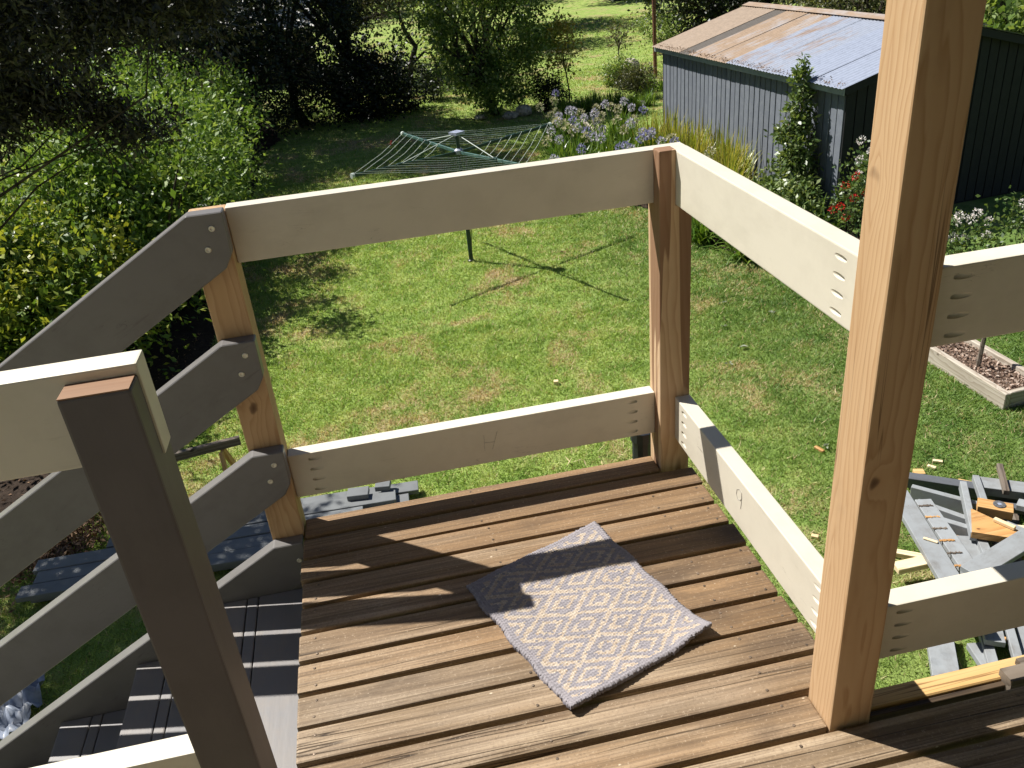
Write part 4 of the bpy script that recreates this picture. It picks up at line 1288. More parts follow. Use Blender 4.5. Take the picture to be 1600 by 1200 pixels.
plant('fruit_tree', (2.75, 19.6, GZ), 'leafy green fruit tree with sprawling dark limbs behind the clothesline', 'tree', None,
      [((2.5, 19.9, -0.35), (1.65, 1.4, 1.75), 170, 20000, 0.16, 0.5), ((3.2, 19.6, 0.6), (1.0, 1.2, 0.9), 50, 5000, 0.17, 0.4), ((2.9, 19.2, -1.7), (1.0, .8, .7), 40, 3600, 0.15, 0.4)], CITRUS, 0.095, BARK, 0.10, 111, 30, 0.5, 0.4, trunk_h=0.3, lean=(-.2, 0, 0))
# twisted bare trunk
tw = thing('twisted_tree', (0.83, 23.4, GZ), 'small tree with a dark twisted curving trunk and grey twigs', 'tree')
mb = MB()
mb.tube([(0.80, 23.4, GZ - .05), (1.0, 23.4, GZ + .45), (1.08, 23.4, GZ + .95), (1.28, 23.4, GZ + 1.4), (1.05, 23.45, GZ + 1.8), (0.92, 23.5, GZ + 2.3), (1.1, 23.5, GZ + 2.9)], [.10, .085, .08, .075, .06, .045, .02], 8)
mb.tube([(1.06, 23.4, GZ + .9), (1.5, 23.3, GZ + 1.25), (1.75, 23.3, GZ + 1.1), (1.8, 23.3, GZ + .7)], [.04, .035, .03, .01], 6)
brg = np.random.default_rng(5)
for a_, b_ in (((1.28, 23.4, GZ + 1.4), (2.2, 23.2, GZ + 2.2)), ((0.92, 23.5, GZ + 2.3), (0.3, 23.4, GZ + 2.9)), ((1.05, 23.45, GZ + 1.8), (1.6, 23.4, GZ + 2.8)), ((0.92, 23.5, GZ + 2.2), (0.2, 23.6, GZ + 2.35))):
    twig(a_, b_, 0.022, 2)
mb.obj('trunk', BARK, tw, smooth=True)
rng_ = np.random.default_rng(55)
P, Cn, o_ = crown_points(rng_, (1.3, 23.4, GZ + 3.2), (1.2, .8, .7), 40, 3000, .16, .3)
leaf_obj('crown', P, 0.07, OLIVE, tw, rng_)

for (nm, b_, lab, cs, n_, mt) in (('sapling', (4.63, 19.47), 'slender staked sapling with yellowing leaves on the back lawn', [((4.55, 19.47, GZ + 1.75), (.42, .42, .55), 26, 900, .10, .3), ((4.4, 19.5, GZ + 1.15), (.45, .4, .3), 16, 380, .10, .3)], 1, SAPL),
                                  ('sapling', (7.16, 23.21), 'thin dark stemmed sapling beside the pale stone', [((7.2, 23.2, GZ + 1.2), (.45, .4, .45), 22, 420, .11, .3)], 1, OLIVE)):
    plant(nm, (b_[0], b_[1], GZ), lab, 'tree', None, cs, mt, 0.085, BARKL, 0.018, int(b_[0] * 10), 16, 0.45, 0.3, trunk_h=0.75)

# dark shrub of whorled leaves near the twisted tree, small shrubs at the bed edge
for i, (x, y, h, lab, mt) in enumerate(((1.55, 22.9, 1.1, 'small dark whorled shrub beside the twisted trunk', DARK), (4.05, 19.3, .75, 'low dark shrub at the foot of the fruit tree', DARK),
                                        (6.4, 19.4, .75, 'grey leaved shrub at the left corner of the shed', OLIVE), (6.6, 21.5, .6, 'low green shrub near the pale stone', CITRUS),
                                        (9.6, 26.5, 1.3, 'pale green shrub behind the shed corner', CITRUS))):
    plant('garden_shrub', (x, y, GZ), lab, 'shrub', None, [((x, y, GZ + h * .55), (h * .6, h * .5, h * .5), 40, 3000, .09, .4)], mt, .07, BARK, .02, 130 + i, 12, .4, .4, part='foliage', trunkname='stems')

# stuff: woodland far behind
rng_ = np.random.default_rng(21)
PP, wt = [], MB()
for i in range(34):
    az = -0.62 + i * (1.45 / 33) + rng_.normal(0, .01)
    dist = rng_.uniform(52, 74) if -0.02 < az < 0.40 else rng_.uniform(32, 56)
    cx, cy = -0.78 + math.sin(az) * dist, -2.09 + math.cos(az) * dist
    hh = rng_.uniform(4.5, 7.5)
    P, Cn, o_ = crown_points(rng_, (cx, cy, GZ + hh * .62), (hh * .52, hh * .5, hh * .62), 70, 3000, .5, .4)
    PP.append(P)
    wt.tube([(cx, cy, GZ - .1), (cx + .2, cy, GZ + hh * .4), (cx, cy, GZ + hh * .8)], [.22, .16, .06], 7)
P = np.concatenate(PP)
wd = leaf_obj('woodland', P[P[:, 2] > GZ], 0.34, FAR, None, rng_, 0.6)
tag(wd, 'dark mass of far trees closing off the garden', 'woodland', None, 'stuff')
wt.obj('trunks', BARK, wd)['kind'] = 'stuff'

# ------------------------------------------------------------------ agapanthus and strappy plants
def strap_clump(rng, base, n, length, width, spread, droop=1.0):
    """arching strap leaves as ribbons"""
    V, F = [], []
    b = Vector(base)
    S = 5
    for i in range(n):
        a = rng.uniform(0, 2 * math.pi)
        L = length * rng.uniform(.6, 1.15)
        e = rng.uniform(.15, 1.0) * spread
        dr_ = droop * rng.uniform(.5, 1.4)
        p0 = b + Vector((rng.normal(0, .07), rng.normal(0, .07), 0))
        d = Vector((math.cos(a), math.sin(a), 0))
        s = Vector((-math.sin(a), math.cos(a), 0))
        k0 = len(V)
        for j in range(S + 1):
            t = j / S
            r = L * e * t
            z = L * (t * (1.0 - .35 * e) - dr_ * e * .62 * t * t * t)
            w = width * (1 - t ** 2.2) * .5 + .001
            p = p0 + d * r + Vector((0, 0, z))
            V += [p + s * w, p - s * w]
        for j in range(S):
            q = k0 + 2 * j
            F.append((q, q + 1, q + 3, q + 2))
    return [tuple(v) for v in V], F


def head_mesh(name, mat, r, n, seed):
    rng = np.random.default_rng(seed)
    d = rng.normal(0, 1, (n, 3))
    d[:, 2] += .25
    d /= np.linalg.norm(d, axis=1, keepdims=True)
    P = d * r * rng.uniform(.45, .8, (n, 1))
    V = []
    nrm = rng.normal(0, 1, (n, 3))
    s = np.cross(d, nrm)
    s /= np.linalg.norm(s, axis=1, keepdims=True)
    L = r * .55
    W = r * .17
    V = np.empty((n, 4, 3))
    V[:, 0] = P
    V[:, 1] = P + d * L * .7 + s * W
    V[:, 2] = P + d * L
    V[:, 3] = P + d * L * .7 - s * W
    return mesh_np(name, V.reshape(-1, 3), np.arange(4 * n).reshape(n, 4), mat)


HM = [head_mesh('flower_head', VIOLET, .076, 60, 1), head_mesh('flower_head', LILAC, .076, 60, 2), head_mesh('flower_head', LILAC, .080, 60, 3), head_mesh('flower_head', SEED, .084, 60, 4)]
PUR = [(3.587, 16.464), (3.504, 13.903), (3.724, 13.884), (3.544, 12.857), (4.617, 13.726), (4.148, 12.43), (4.30, 12.384), (4.091, 11.806), (3.453, 11.188), (3.572, 11.321), (3.284, 10.991), (3.783, 11.025), (4.19, 10.966), (2.615, 12.287), (2.821, 11.6), (2.291, 11.373), (1.988, 10.932)]
SEE = [(3.064, 15.725), (3.386, 15.814), (4.218, 14.899), (4.366, 14.948), (4.32, 14.336), (4.72, 15.235), (3.951, 14.622), (3.122, 13.97), (3.392, 14.279), (3.682, 14.83), (2.872, 13.464), (2.756, 13.481), (4.33, 13.433), (3.95, 12.827), (3.994, 12.602), (2.985, 12.746), (3.11, 12.359), (3.258, 11.97), (2.348, 12.017), (4.34, 9.888)]
clumps = [((3.30, 15.4), 'agapanthus clump with seed heads behind the timber planter'), ((3.35, 14.1), 'agapanthus clump with violet heads right of the timber planter'), ((4.3, 14.6), 'agapanthus clump with faded lilac heads near the left shed corner'),
          ((3.15, 12.9), 'agapanthus clump of pale seed heads in front of the timber planter'), ((3.95, 13.2), 'agapanthus clump with mixed heads in the middle of the bed'), ((4.25, 12.2), 'agapanthus clump with two violet heads near the shed wall'),
          ((2.85, 11.75), 'agapanthus clump leaning far out over the lawn edge'), ((3.45, 11.45), 'agapanthus clump with a cluster of deep violet heads above the corner of the rail'), ((4.1, 11.1), 'agapanthus clump with one violet head against the yellow strap leaves')]
CT = []
for i, ((x, y), lab) in enumerate(clumps):
    rng_ = random.Random(i)
    t = thing('agapanthus', (x, y, GZ), lab, 'flower clump', 'agapanthus clumps in the shed bed')
    V, F = [], []
    for k in range(5):
        v_, f_ = strap_clump(rng_.__class__(i * 9 + k) if False else np.random.default_rng(i * 9 + k), (x + rng_.uniform(-.40, .40), y + rng_.uniform(-.42, .42), GZ), 80, .80, .036, .9, 1.0)
        o2 = len(V)
        V += v_
        F += [tuple(q + o2 for q in f) for f in f_]
    link('leaves', mesh_np('leaves', V, F, STRAP, True), None, t)
    CT.append((x, y, t))
_hr = random.Random(12)
for _ in range(12):
    SEE.append((_hr.uniform(2.9, 4.6), _hr.uniform(11.4, 15.2)))
for _ in range(8):
    PUR.append((_hr.uniform(3.0, 4.6), _hr.uniform(11.2, 14.5)))
rng_ = np.random.default_rng(31)
for kind, lst in ((0, PUR), (1, SEE)):
    for i, (x, y) in enumerate(lst):
        cx, cy, t = min(CT, key=lambda q: (q[0] - x) ** 2 + (q[1] - y) ** 2)
        z = -1.76 + rng_.uniform(-.12, .06)
        bx, by = cx + .35 * (x - cx), cy + .35 * (y - cy)
        stm = MB().tube([(bx, by, GZ), ((bx * .6 + x * .4), (by * .6 + y * .4), GZ + .55), (x, y, z)], [.009, .008, .006], 5).obj('flower_stem', STRAP, t, smooth=True)
        me = HM[i % 2] if kind == 0 else (HM[2] if i % 3 == 2 else HM[3])
        link('flower_head', me, Matrix.Translation((x, y, z)) @ Matrix.Rotation(rng_.uniform(0, 6), 4, 'Z') @ Matrix.Rotation(rng_.uniform(-.4, .4), 4, 'X'), stm)

strapl = [((4.75, 12.9), STRAPY, 'yellow green strap leaved clump at the left shed corner'), ((4.85, 12.1), STRAPY, 'yellowing strap leaved clump against the shed boards'), ((4.85, 11.3), STRAPY, 'tall yellow strap leaved clump beside the corner post top'),
          ((4.9, 10.5), STRAPY, 'golden strap leaved clump in the middle of the shed wall'), ((4.7, 9.8), STRAPY, 'strap leaved clump with green and gold leaves before the shed wall'), ((4.85, 9.1), STRAP, 'low green strap leaved clump near the climbing shrub'),
          ((4.2, 9.9), STRAP, 'green strap leaved clump at the bed edge below the rail'), ((4.15, 9.0), STRAP, 'arching green strap leaved clump seen under the cream rail'), ((4.35, 8.2), STRAP, 'green strap leaved clump at the near end of the bed'),
          ((3.95, 8.75), STRAP, 'strap leaved clump spilling onto the lawn just right of the corner post'), ((4.2, 7.75), STRAP, 'low strap leaved clump at the lawn edge before the roses'), ((5.0, 8.4), STRAP, 'green strap leaved clump at the foot of the climbing shrub')]
for i, ((x, y), mt, lab) in enumerate(strapl):
    t = thing('strap_plant', (x, y, GZ), lab, 'plant', 'strap leaved plants along the shed')
    V, F = [], []
    for k in range(5):
        v_, f_ = strap_clump(np.random.default_rng(500 + i * 9 + k), (x + random.uniform(-.3, .3), y + random.uniform(-.35, .35), GZ), 80, 1.05 if mt is STRAPY else .62, .028, .5 if mt is STRAPY else .9, .9)
        o2 = len(V)
        V += v_
        F += [tuple(q + o2 for q in f) for f in f_]
    link('leaves', mesh_np('leaves', V, F, mt, True), None, t)
# long grass tufts at the rear of the garden
for i, (x, y, lab) in enumerate(((4.4, 18.4, 'tuft of long grass left of the sapling foot'), (5.2, 18.6, 'tuft of long grass at the sapling foot'), (5.9, 18.0, 'tuft of long grass behind the agapanthus'), (6.9, 20.2, 'tuft of strappy leaves before the pale stone'))):
    t = thing('grass_tuft', (x, y, GZ), lab, 'plant', 'long grass behind the flower bed')
    V, F = [], []
    for k in range(7):
        v_, f_ = strap_clump(np.random.default_rng(700 + i * 9 + k), (x + random.uniform(-.4, .4), y + random.uniform(-.5, .5), GZ), 60, .5, .018, .6, .8)
        o2 = len(V)
        V += v_
        F += [tuple(q + o2 for q in f) for f in f_]
    link('leaves', mesh_np('leaves', V, F, STRAP, True), None, t)

# climbing shrub on the shed wall
plant('climbing_shrub', (5.26, 8.95, GZ), 'narrow leafy shrub growing tall against the shed wall', 'shrub', None,
      [((5.16, 8.95, GZ + .36), (.50, .55, .42), 60, 4300, .085, .4), ((5.27, 9.0, GZ + .95), (.19, .22, .40), 34, 2000, .06, .3), ((5.30, 9.08, GZ + 1.45), (.12, .15, .32), 20, 850, .05, .3),
       ((5.31, 9.1, GZ + 1.88), (.09, .11, .24), 10, 260, .045, .3), ((5.31, 9.12, GZ + 2.22), (.03, .03, .16), 5, 45, .025, .3), ((5.0, 8.4, GZ + .32), (.36, .4, .30), 24, 1100, .08, .3)], PEAR, 0.082, BARK, 0.016, 150, 30, 0.45, 0.4, part='foliage', trunkname='stems', trunk_h=.5)

# roses
def rose(base, label, crowns, blooms, mat, seed):
    t = plant('rose_bush', base, label, 'rose bush', 'roses by the shed gable', crowns, ROSEL, .055, BARK, .012, seed, 20, .6, .4, part='foliage', trunkname='stems', trunk_h=.25)
    for i, p in enumerate(blooms):
        link('bloom', head_mesh('bloom', mat, .052, 46, seed * 10 + i), Matrix.Translation(p), t)


rz = lambda x, y, h: (x, y, GZ + h)
rose((5.25, 7.55, GZ), 'red rose bush in front of the dark shed gable', [((5.25, 7.5, GZ + .6), (.30, .3, .45), 26, 700, .09, .3)],
     [rz(5.08, 7.48, .62), rz(5.12, 7.4, .50), rz(5.16, 7.55, .86), rz(5.22, 7.42, .72), rz(5.3, 7.3, .80), rz(5.05, 7.60, .55), rz(5.26, 7.5, .98)], REDP, 160)
rose((5.55, 7.75, GZ), 'white rose bush beside the tall timber post', [((5.55, 7.75, GZ + .85), (.32, .3, .5), 26, 800, .09, .3)],
     [rz(5.42, 7.7, 1.12), rz(5.5, 7.6, 1.25), rz(5.44, 7.75, 1.35), rz(5.6, 7.6, 1.0), rz(5.4, 7.65, .95)], WHITEP, 161)
rose((5.75, 6.05, GZ), 'low white rose bush above the right hand rail', [((5.75, 6.05, GZ + .45), (.42, .4, .40), 34, 1100, .09, .3)],
     [rz(5.5, 6.1, .70), rz(5.6, 6.0, .78), rz(5.68, 6.05, .82), rz(5.55, 5.95, .62), rz(5.75, 5.95, .80), rz(5.85, 6.0, .84), rz(5.98, 5.95, .74), rz(5.65, 5.9, .60), rz(5.9, 5.85, .62)], WHITEP, 162)
rose((6.45, 5.85, GZ), 'white rose bush at the right edge of the picture', [((6.45, 5.85, GZ + .6), (.40, .4, .5), 34, 1000, .09, .3)],
     [rz(6.25, 5.8, .95), rz(6.4, 5.75, 1.02), rz(6.3, 5.75, .8), rz(6.5, 5.7, .9)], WHITEP, 163)

# ------------------------------------------------------------------ planters, stones, small things at the back
pl = thing('timber_planter', (3.55, 15.6, GZ), 'low timber planter box with dark soil beside the agapanthus', 'planter')
pz = GZ + .13
plank('side_board', (3.30, 14.8, pz), (3.42, 16.5, pz), .26, .05, (1, 0, 0), SLEEPER, pl)
plank('side_board', (4.05, 14.9, pz), (4.17, 16.5, pz), .26, .05, (1, 0, 0), SLEEPER, pl)
plank('end_board', (3.33, 14.82, pz), (4.03, 14.87, pz), .26, .05, (0, 1, 0), SLEEPER, pl)
plank('end_board', (3.45, 16.48, pz), (4.14, 16.48, pz), .26, .05, (0, 1, 0), SLEEPER, pl)
MB().box(3.33, 4.12, 14.86, 16.46, GZ + .005, GZ + .20).obj('soil', SOIL, pl)
for i in range(4):
    plank('bed_slat', (3.36, 15.1 + i * .35, GZ + .215), (4.1, 15.12 + i * .35, GZ + .215), .05, .02, (0, 0, 1), OLDWOOD, pl)


def rock(name, p, s, mat, label, cat, seed):
    bm = bmesh.new()
    bmesh.ops.create_icosphere(bm, subdivisions=2, radius=1)
    rg2 = random.Random(seed)
    for v in bm.verts:
        v.co = Vector((v.co.x * s[0], v.co.y * s[1], v.co.z * s[2])) * rg2.uniform(.82, 1.12)
    me = bpy.data.meshes.new(name)
    bm.to_mesh(me)
    bm.free()
    me.materials.append(mat)
    return tag(link(name, me, Matrix.Translation(p)), label, cat)


rock('garden_stone', (7.58, 23.5, GZ + .16), (.26, .2, .24), STONE, 'pale upright stone beside the thin sapling', 'stone', 1)
rock('garden_stone', (3.35, 19.0, GZ + .12), (.22, .18, .15), STONE, 'pale stone under the fruit tree', 'stone', 2)
rock('garden_stone', (3.0, 18.9, GZ + .07), (.2, .16, .1), STONE, 'low flat stone at the fruit tree bed edge', 'stone', 3)
rock('garden_stone', (2.3, 19.2, GZ + .06), (.17, .14, .08), STONE, 'small stone left of the fruit tree trunk', 'stone', 4)
rock('garden_stone', (5.75, 17.9, GZ + .14), (.34, .16, .12), STONE, 'long pale stone behind the agapanthus heads', 'stone', 5)
MB().tube([(7.78, 21.9, GZ), (7.72, 21.9, GZ + 3.4)], .055, 8).obj('rusty_pole', RUSTPIPE)
tag(bpy.data.objects['rusty_pole'], 'thin rusty brown pole standing behind the shed corner', 'pole')
cr_ = thing('slatted_crate', (0.15, 25.6, GZ), 'old pale topped slatted crate under the back trees', 'crate')
plank('top_board', (-.32, 25.6, GZ + .74), (.5, 25.6, GZ + .78), .5, .05, (0, 0, 1), SLEEPER, cr_)
for k in range(4):
    plank('slat', (-.28 + k * .24, 25.36, GZ), (-.28 + k * .24, 25.36, GZ + .72), .09, .03, (0, -1, 0), OLDWOOD, cr_)
plank('shelf', (-.30, 25.6, GZ + .36), (.48, 25.6, GZ + .36), .46, .03, (0, 0, 1), OLDWOOD, cr_)
tag(plank('rusty_sheet', (.5, 25.3, GZ + .42), (.95, 25.2, GZ + .62), .32, .02, (0, -.6, 1), RUSTPIPE), 'rusty red brown panel leaning on the slatted crate', 'panel')
shd = thing('pale_shed', (-4.6, 30.0, GZ), 'pale shed roof glimpsed through the dark back trees', 'shed')
wm = mat_plain('pale_metal', (0.72, 0.70, 0.68), 0.5, 0.0, 0.08)
MB().box(-6.0, -1.7, 30.0, 33.0, GZ, GZ + 1.75).obj('wall', OLDWOOD, shd)
MB().add([(-6.3, 29.6, GZ + 1.7), (-1.5, 29.6, GZ + 1.7), (-1.5, 33.2, GZ + 2.6), (-6.3, 33.2, GZ + 2.6), (-6.3, 29.6, GZ + 1.76), (-1.5, 29.6, GZ + 1.76), (-1.5, 33.2, GZ + 2.66), (-6.3, 33.2, GZ + 2.66)],
         [(0, 3, 2, 1), (4, 5, 6, 7), (0, 1, 5, 4), (1, 2, 6, 5), (2, 3, 7, 6), (3, 0, 4, 7)]).obj('roof', wm, shd)

# right hand garden bed with mulch
rb = thing('sleeper_bed', (4.55, 4.2, GZ), 'raised garden bed of silvered sleepers filled with bark mulch', 'garden bed')
z_ = GZ + .075
plank('sleeper', (4.29, 6.2, z_), (4.385, 3.44, z_), .17, .055, (1, 0, 0), SLEEPER, rb, .006)
plank('sleeper', (4.72, 6.2, z_), (4.82, 3.49, z_), .17, .055, (1, 0, 0), SLEEPER, rb, .006)
plank('sleeper', (4.415, 3.475, z_), (4.79, 3.505, z_), .17, .05, (0, 1, 0), SLEEPER, rb, .006)
MB().add([(4.31, 6.2, GZ + .1), (4.71, 6.2, GZ + .1), (4.80, 3.5, GZ + .1), (4.40, 3.48, GZ + .1)], [(0, 1, 2, 3)][::-1]).obj('mulch', MULCH, rb)
rng_ = np.random.default_rng(71)
n = 2600
yy = rng_.uniform(3.52, 6.1, n)
xx = 4.31 + (6.2 - yy) * .034 + rng_.uniform(.03, .39, n)
leaf_obj('bark_chips', np.stack([xx, yy, GZ + .102 + rng_.random(n) * .02], 1), .032, BARKCHIP, rb, rng_, .5, 1.2)['kind'] = 'stuff'
tag(MB().tube([(4.53, 4.03, GZ), (4.56, 4.05, GZ + .5), (4.58, 4.08, GZ + .95)], [.022, .02, .018], 7).obj('garden_stake', OLDWOOD), 'dark wooden stake standing in the sleeper bed', 'stake')

# bark litter under the hedge and by the stairs
n = 7000
xx = np.concatenate([rng_.uniform(-5.6, -3.0, n // 2), rng_.normal(-3.75, .22, n // 2)])
yy = np.concatenate([rng_.uniform(4.2, 8.0, n // 2), rng_.normal(4.0, .22, n // 2)])
tag(leaf_obj('bark_litter', np.stack([xx, yy, GZ + .02 + rng_.random(n) * .05], 1), .038, LITTER, None, rng_, .5, 1.0), 'dry bark and leaf litter under the hedge', 'litter', None, 'stuff')

# ------------------------------------------------------------------ timber lying about on the left
stk = [(-3.74, -1.30, 3.24, -2.475, 'grey board at the near side of the left timber stack'), (-3.66, -1.42, 3.385, -2.478, 'second grey board from the near side of the left timber stack'),
       (-3.70, -1.22, 3.53, -2.472, 'third grey board from the near side of the left timber stack'), (-3.2, -0.95, 3.675, -2.474, 'grey board at the far side of the left timber stack'),
       (-2.3, -0.76, 3.82, -2.52, 'short grey board poking out beyond the left timber stack')]
for (x0, x1, y, z, lab) in stk:
    tag(plank('stacked_board', (x0, y + .06, z), (x1, y - .02, z), .138, .042, (0, 0, 1), STACK, None, .003, 1, .0008), lab, 'board', 'grey boards stacked on the lawn')
for (x0, x1, y, lab) in ((-3.68, -1.0, 3.30, 'lower grey board under the near side of the left stack'), (-3.5, -0.9, 3.46, 'lower grey board under the middle of the left stack'), (-3.1, -0.85, 3.66, 'lower grey board under the far side of the left stack')):
    tag(plank('stacked_board', (x0, y + .06, -2.535), (x1, y - .02, -2.535), .138, .07, (0, 0, 1), STACK, None, .003), lab, 'board', 'grey boards stacked on the lawn')
for (x0, y, z, L, lab) in ((-1.33, 3.74, -2.43, .17, 'small grey block on top of the left timber stack'), (-1.10, 3.80, -2.43, .12, 'small grey block at the end of the left timber stack')):
    tag(plank('stacked_block', (x0, y, z), (x0 + L, y - .02, z), .12, .045, (0, 0, 1), STACK, None, .003), lab, 'block', 'grey boards stacked on the lawn')

sw = thing('sawhorse', (-2.35, 4.6, GZ), 'yellow brown timber sawhorse on the lawn behind the stair rails', 'sawhorse')
plank('top_beam', (-2.85, 4.04, -2.0), (-2.12, 4.17, -2.0), .045, .07, (0, 0, 1), OLDWOOD, sw)
for (tx, bx) in ((-2.78, -2.86), (-2.27, -2.22)):
    for s in (-1, 1):
        plank('leg', (tx, 4.11 + s * .03, -2.03), (bx, 4.11 + s * .36, GZ), .06, .03, (1, 0, 0), ORANGE, sw)
mb = MB()
rg2 = random.Random(3)
N_ = 14
V = [(-3.75 + .42 * i / N_ + .02 * rg2.random(), 1.95 + .5 * j / N_, GZ + .03 + .07 * math.sin(i * .9 + j * .4) ** 2 + .09 * math.sin(j * .7 + 1) ** 2 * rg2.uniform(.6, 1)) for i in range(N_ + 1) for j in range(N_ + 1)]
F = [(i * (N_ + 1) + j, (i + 1) * (N_ + 1) + j, (i + 1) * (N_ + 1) + j + 1, i * (N_ + 1) + j + 1) for i in range(N_) for j in range(N_)]
tp = MB().add(V, F).obj('crumpled_tarp', TARP, smooth=True)
tag(tp, 'crumpled blue grey tarp on the grass at the foot of the stairs', 'tarp')

dp = thing('black_downpipe', (-0.02, 0.16, GZ), 'black plastic pipe standing just outside the corner post', 'pipe')
MB().tube([(-0.045, 0.125, GZ), (-0.045, 0.125, 0.02)], .032, 12, True).obj('pipe', BLACK, dp)
MB().tube([(-0.045, 0.125, 0.0), (-0.045, 0.125, 0.035)], .038, 12, True).obj('collar', BLACK, dp)

# ------------------------------------------------------------------ scrap timber heap on the right
def scrap(lab, p, q, W, T, mat, up=(0, 0, 1), name='scrap_board', ext=(0, 0), warp=.0006):
    p, q = Vector(p), Vector(q)
    d = (q - p).normalized()
    return tag(plank(name, p - d * ext[0], q + d * ext[1], W, T, up, mat, None, .003, 1, warp), lab, 'scrap timber', 'scrap timber heap right of the deck')


scrap('dark blue grey board along the top left of the scrap heap', (2.95, 2.70, -2.535), (3.36, 2.40, -2.53), .09, .09, SCRAPD, ext=(0, .25))
scrap('grey board just below the dark board in the scrap heap', (2.83, 2.49, -2.49), (3.10, 2.20, -2.49), .045, .14, SCRAP, ext=(0, .2))
scrap('middle of three grey boards fanned out in the scrap heap', (2.755, 2.31, -2.48), (2.97, 2.0, -2.48), .045, .14, SCRAP, ext=(0, .2))
scrap('lowest of three grey boards fanned out in the scrap heap', (2.73, 2.10, -2.46), (2.93, 1.87, -2.46), .045, .13, SCRAP, ext=(0, .1))
ee = scrap('wide pale grey board with nail holes lying down the left of the heap', (2.68, 2.42, -2.425), (2.44, 1.50, -2.405), .14, .042, SCRAP, ext=(0.03, .45))
ef = scrap('pale grey board with rusty nail rows beside the wide board', (2.79, 2.30, -2.423), (2.595, 1.48, -2.403), .115, .042, SCRAP, ext=(0, .2))
# splintered nail rows across the two boards
for i in range(6):
    t = i / 5
    c = Vector((2.755, 2.22, -2.399)).lerp(Vector((2.575, 1.58, -2.381)), t)
    rg2 = random.Random(i)
    mb = MB()
    for k in range(9):
        x = -.045 + k * .011
        mb.box(x, x + .008, -.008 + rg2.uniform(-.004, .004), .007 + rg2.uniform(-.005, .004), -.002, .003 + rg2.random() * .004)
    mb.obj('splintered_row', ORANGE if i % 2 else OLDWOOD, ef, Matrix.Translation(c) @ Matrix.Rotation(-.25, 4, 'Z'))
scrap('small yellow block on the grass above the scrap heap', (3.08, 2.81, -2.575), (3.155, 2.785, -2.575), .07, .045, YELLOW, name='offcut_block')
scrap('thin yellow stick on the grass above the scrap heap', (3.33, 2.62, -2.58), (3.44, 2.52, -2.58), .045, .03, YELLOW, name='offcut_stick')
scrap('large grey plank with olive edge at the top right of the heap', (3.28, 2.36, -2.43), (3.56, 2.18, -2.43), .14, .07, SCRAP, ext=(0, .5))
scrap('narrow grey board with a rotten tip crossing the heap', (3.11, 2.30, -2.385), (2.82, 1.80, -2.37), .045, .07, SCRAP, ext=(0.05, 0))
scrap('short grey batten with a rotten tip right of the crossing board', (3.27, 2.37, -2.40), (3.13, 2.10, -2.39), .045, .05, SCRAP, ext=(0.05, .05))
scrap('tall grey batten standing out at the top of the heap', (3.50, 2.42, -2.38), (3.40, 2.25, -2.38), .04, .04, OLDWOOD, ext=(.06, .1))
scrap('orange offcut carrying the grinder disc', (3.06, 2.09, -2.375), (3.235, 1.955, -2.375), .11, .07, ORANGE, name='offcut_block')
dm = MB().lathe([(.008, .002), (.008, .0035), (.026, .0045), (.040, .0035), (.041, 0.0)], 24)
gd = dm.obj('grinder_disc', mat_plain('abrasive_disc', (0.10, 0.10, 0.105), .8, 0, .3, 120.0), None, Matrix.Translation((3.171, 2.016, -2.337)))
tag(gd, 'round dark grinder disc lying on the orange offcut', 'disc')
MB().lathe([(.0, .0045), (.013, .0048), (.014, .0052), (.001, .0054)], 20).obj('disc_label', HUBGREY, gd, Matrix.Translation((3.171, 2.016, -2.3368)))
# wedge shaped orange board
mb = MB()
wp = [(2.955, 2.02), (2.80, 1.80), (3.02, 1.655), (3.09, 1.72)]
mb.add([(x, y, z) for z in (-2.375, -2.325) for x, y in wp], [(3, 2, 1, 0), (4, 5, 6, 7), (0, 1, 5, 4), (1, 2, 6, 5), (2, 3, 7, 6), (3, 0, 4, 7)])
wo = mb.mesh('wedge_offcut', ORANGE)
tag(link('wedge_offcut', wo), 'wedge shaped orange board lying on top of the scrap heap', 'scrap timber', 'scrap timber heap right of the deck')
scrap('small cream stick resting on the wedge shaped board', (3.005, 1.86, -2.31), (3.065, 1.735, -2.31), .03, .025, PALE, name='offcut_stick')
scrap('long pale grey plank slanting across the lower right of the heap', (2.50, 1.42, -2.30), (2.99, 1.57, -2.27), .14, .042, SCRAP, ext=(0, .5))
scrap('upright looking grey board below the wedge shaped board', (2.895, 1.83, -2.42), (2.79, 1.60, -2.40), .06, .045, SCRAP, ext=(.1, .1))
scrap('grey board with one rusty nail row below the fanned boards', (2.81, 1.84, -2.45), (2.72, 1.62, -2.44), .12, .042, SCRAP, ext=(0.05, .1))
scrap('short grey board end in the shadow under the wedge board', (3.0, 1.78, -2.45), (2.96, 1.66, -2.45), .07, .042, SCRAP, ext=(.1, .05))
scrap('chunky cream offcut beside the tall timber post', (2.24, 1.765, -2.47), (2.49, 1.745, -2.45), .085, .045, PALE, name='offcut_block')
scrap('pale edged stick on the grass left of the wide grey board', (2.40, 2.01, -2.57), (2.50, 1.94, -2.57), .05, .04, PALE, name='offcut_stick', ext=(.05, .12))
scrap('red brown block tucked under the fanned boards', (2.73, 1.94, -2.49), (2.82, 1.87, -2.49), .07, .08, ORANGE, name='offcut_block')
scrap('grey board with chewed end showing under the lower right rail', (2.15, 1.16, -2.52), (2.03, .94, -2.52), .15, .042, SCRAP, ext=(.1, .05))
scrap('narrow grey board under the lower right rail', (2.43, 1.14, -2.52), (2.34, .96, -2.52), .06, .045, SCRAP, ext=(.1, .1))
scrap('grey batten above the yellow joist', (2.55, 1.09, -2.47), (2.46, .92, -2.47), .05, .042, SCRAP, ext=(.15, .1))
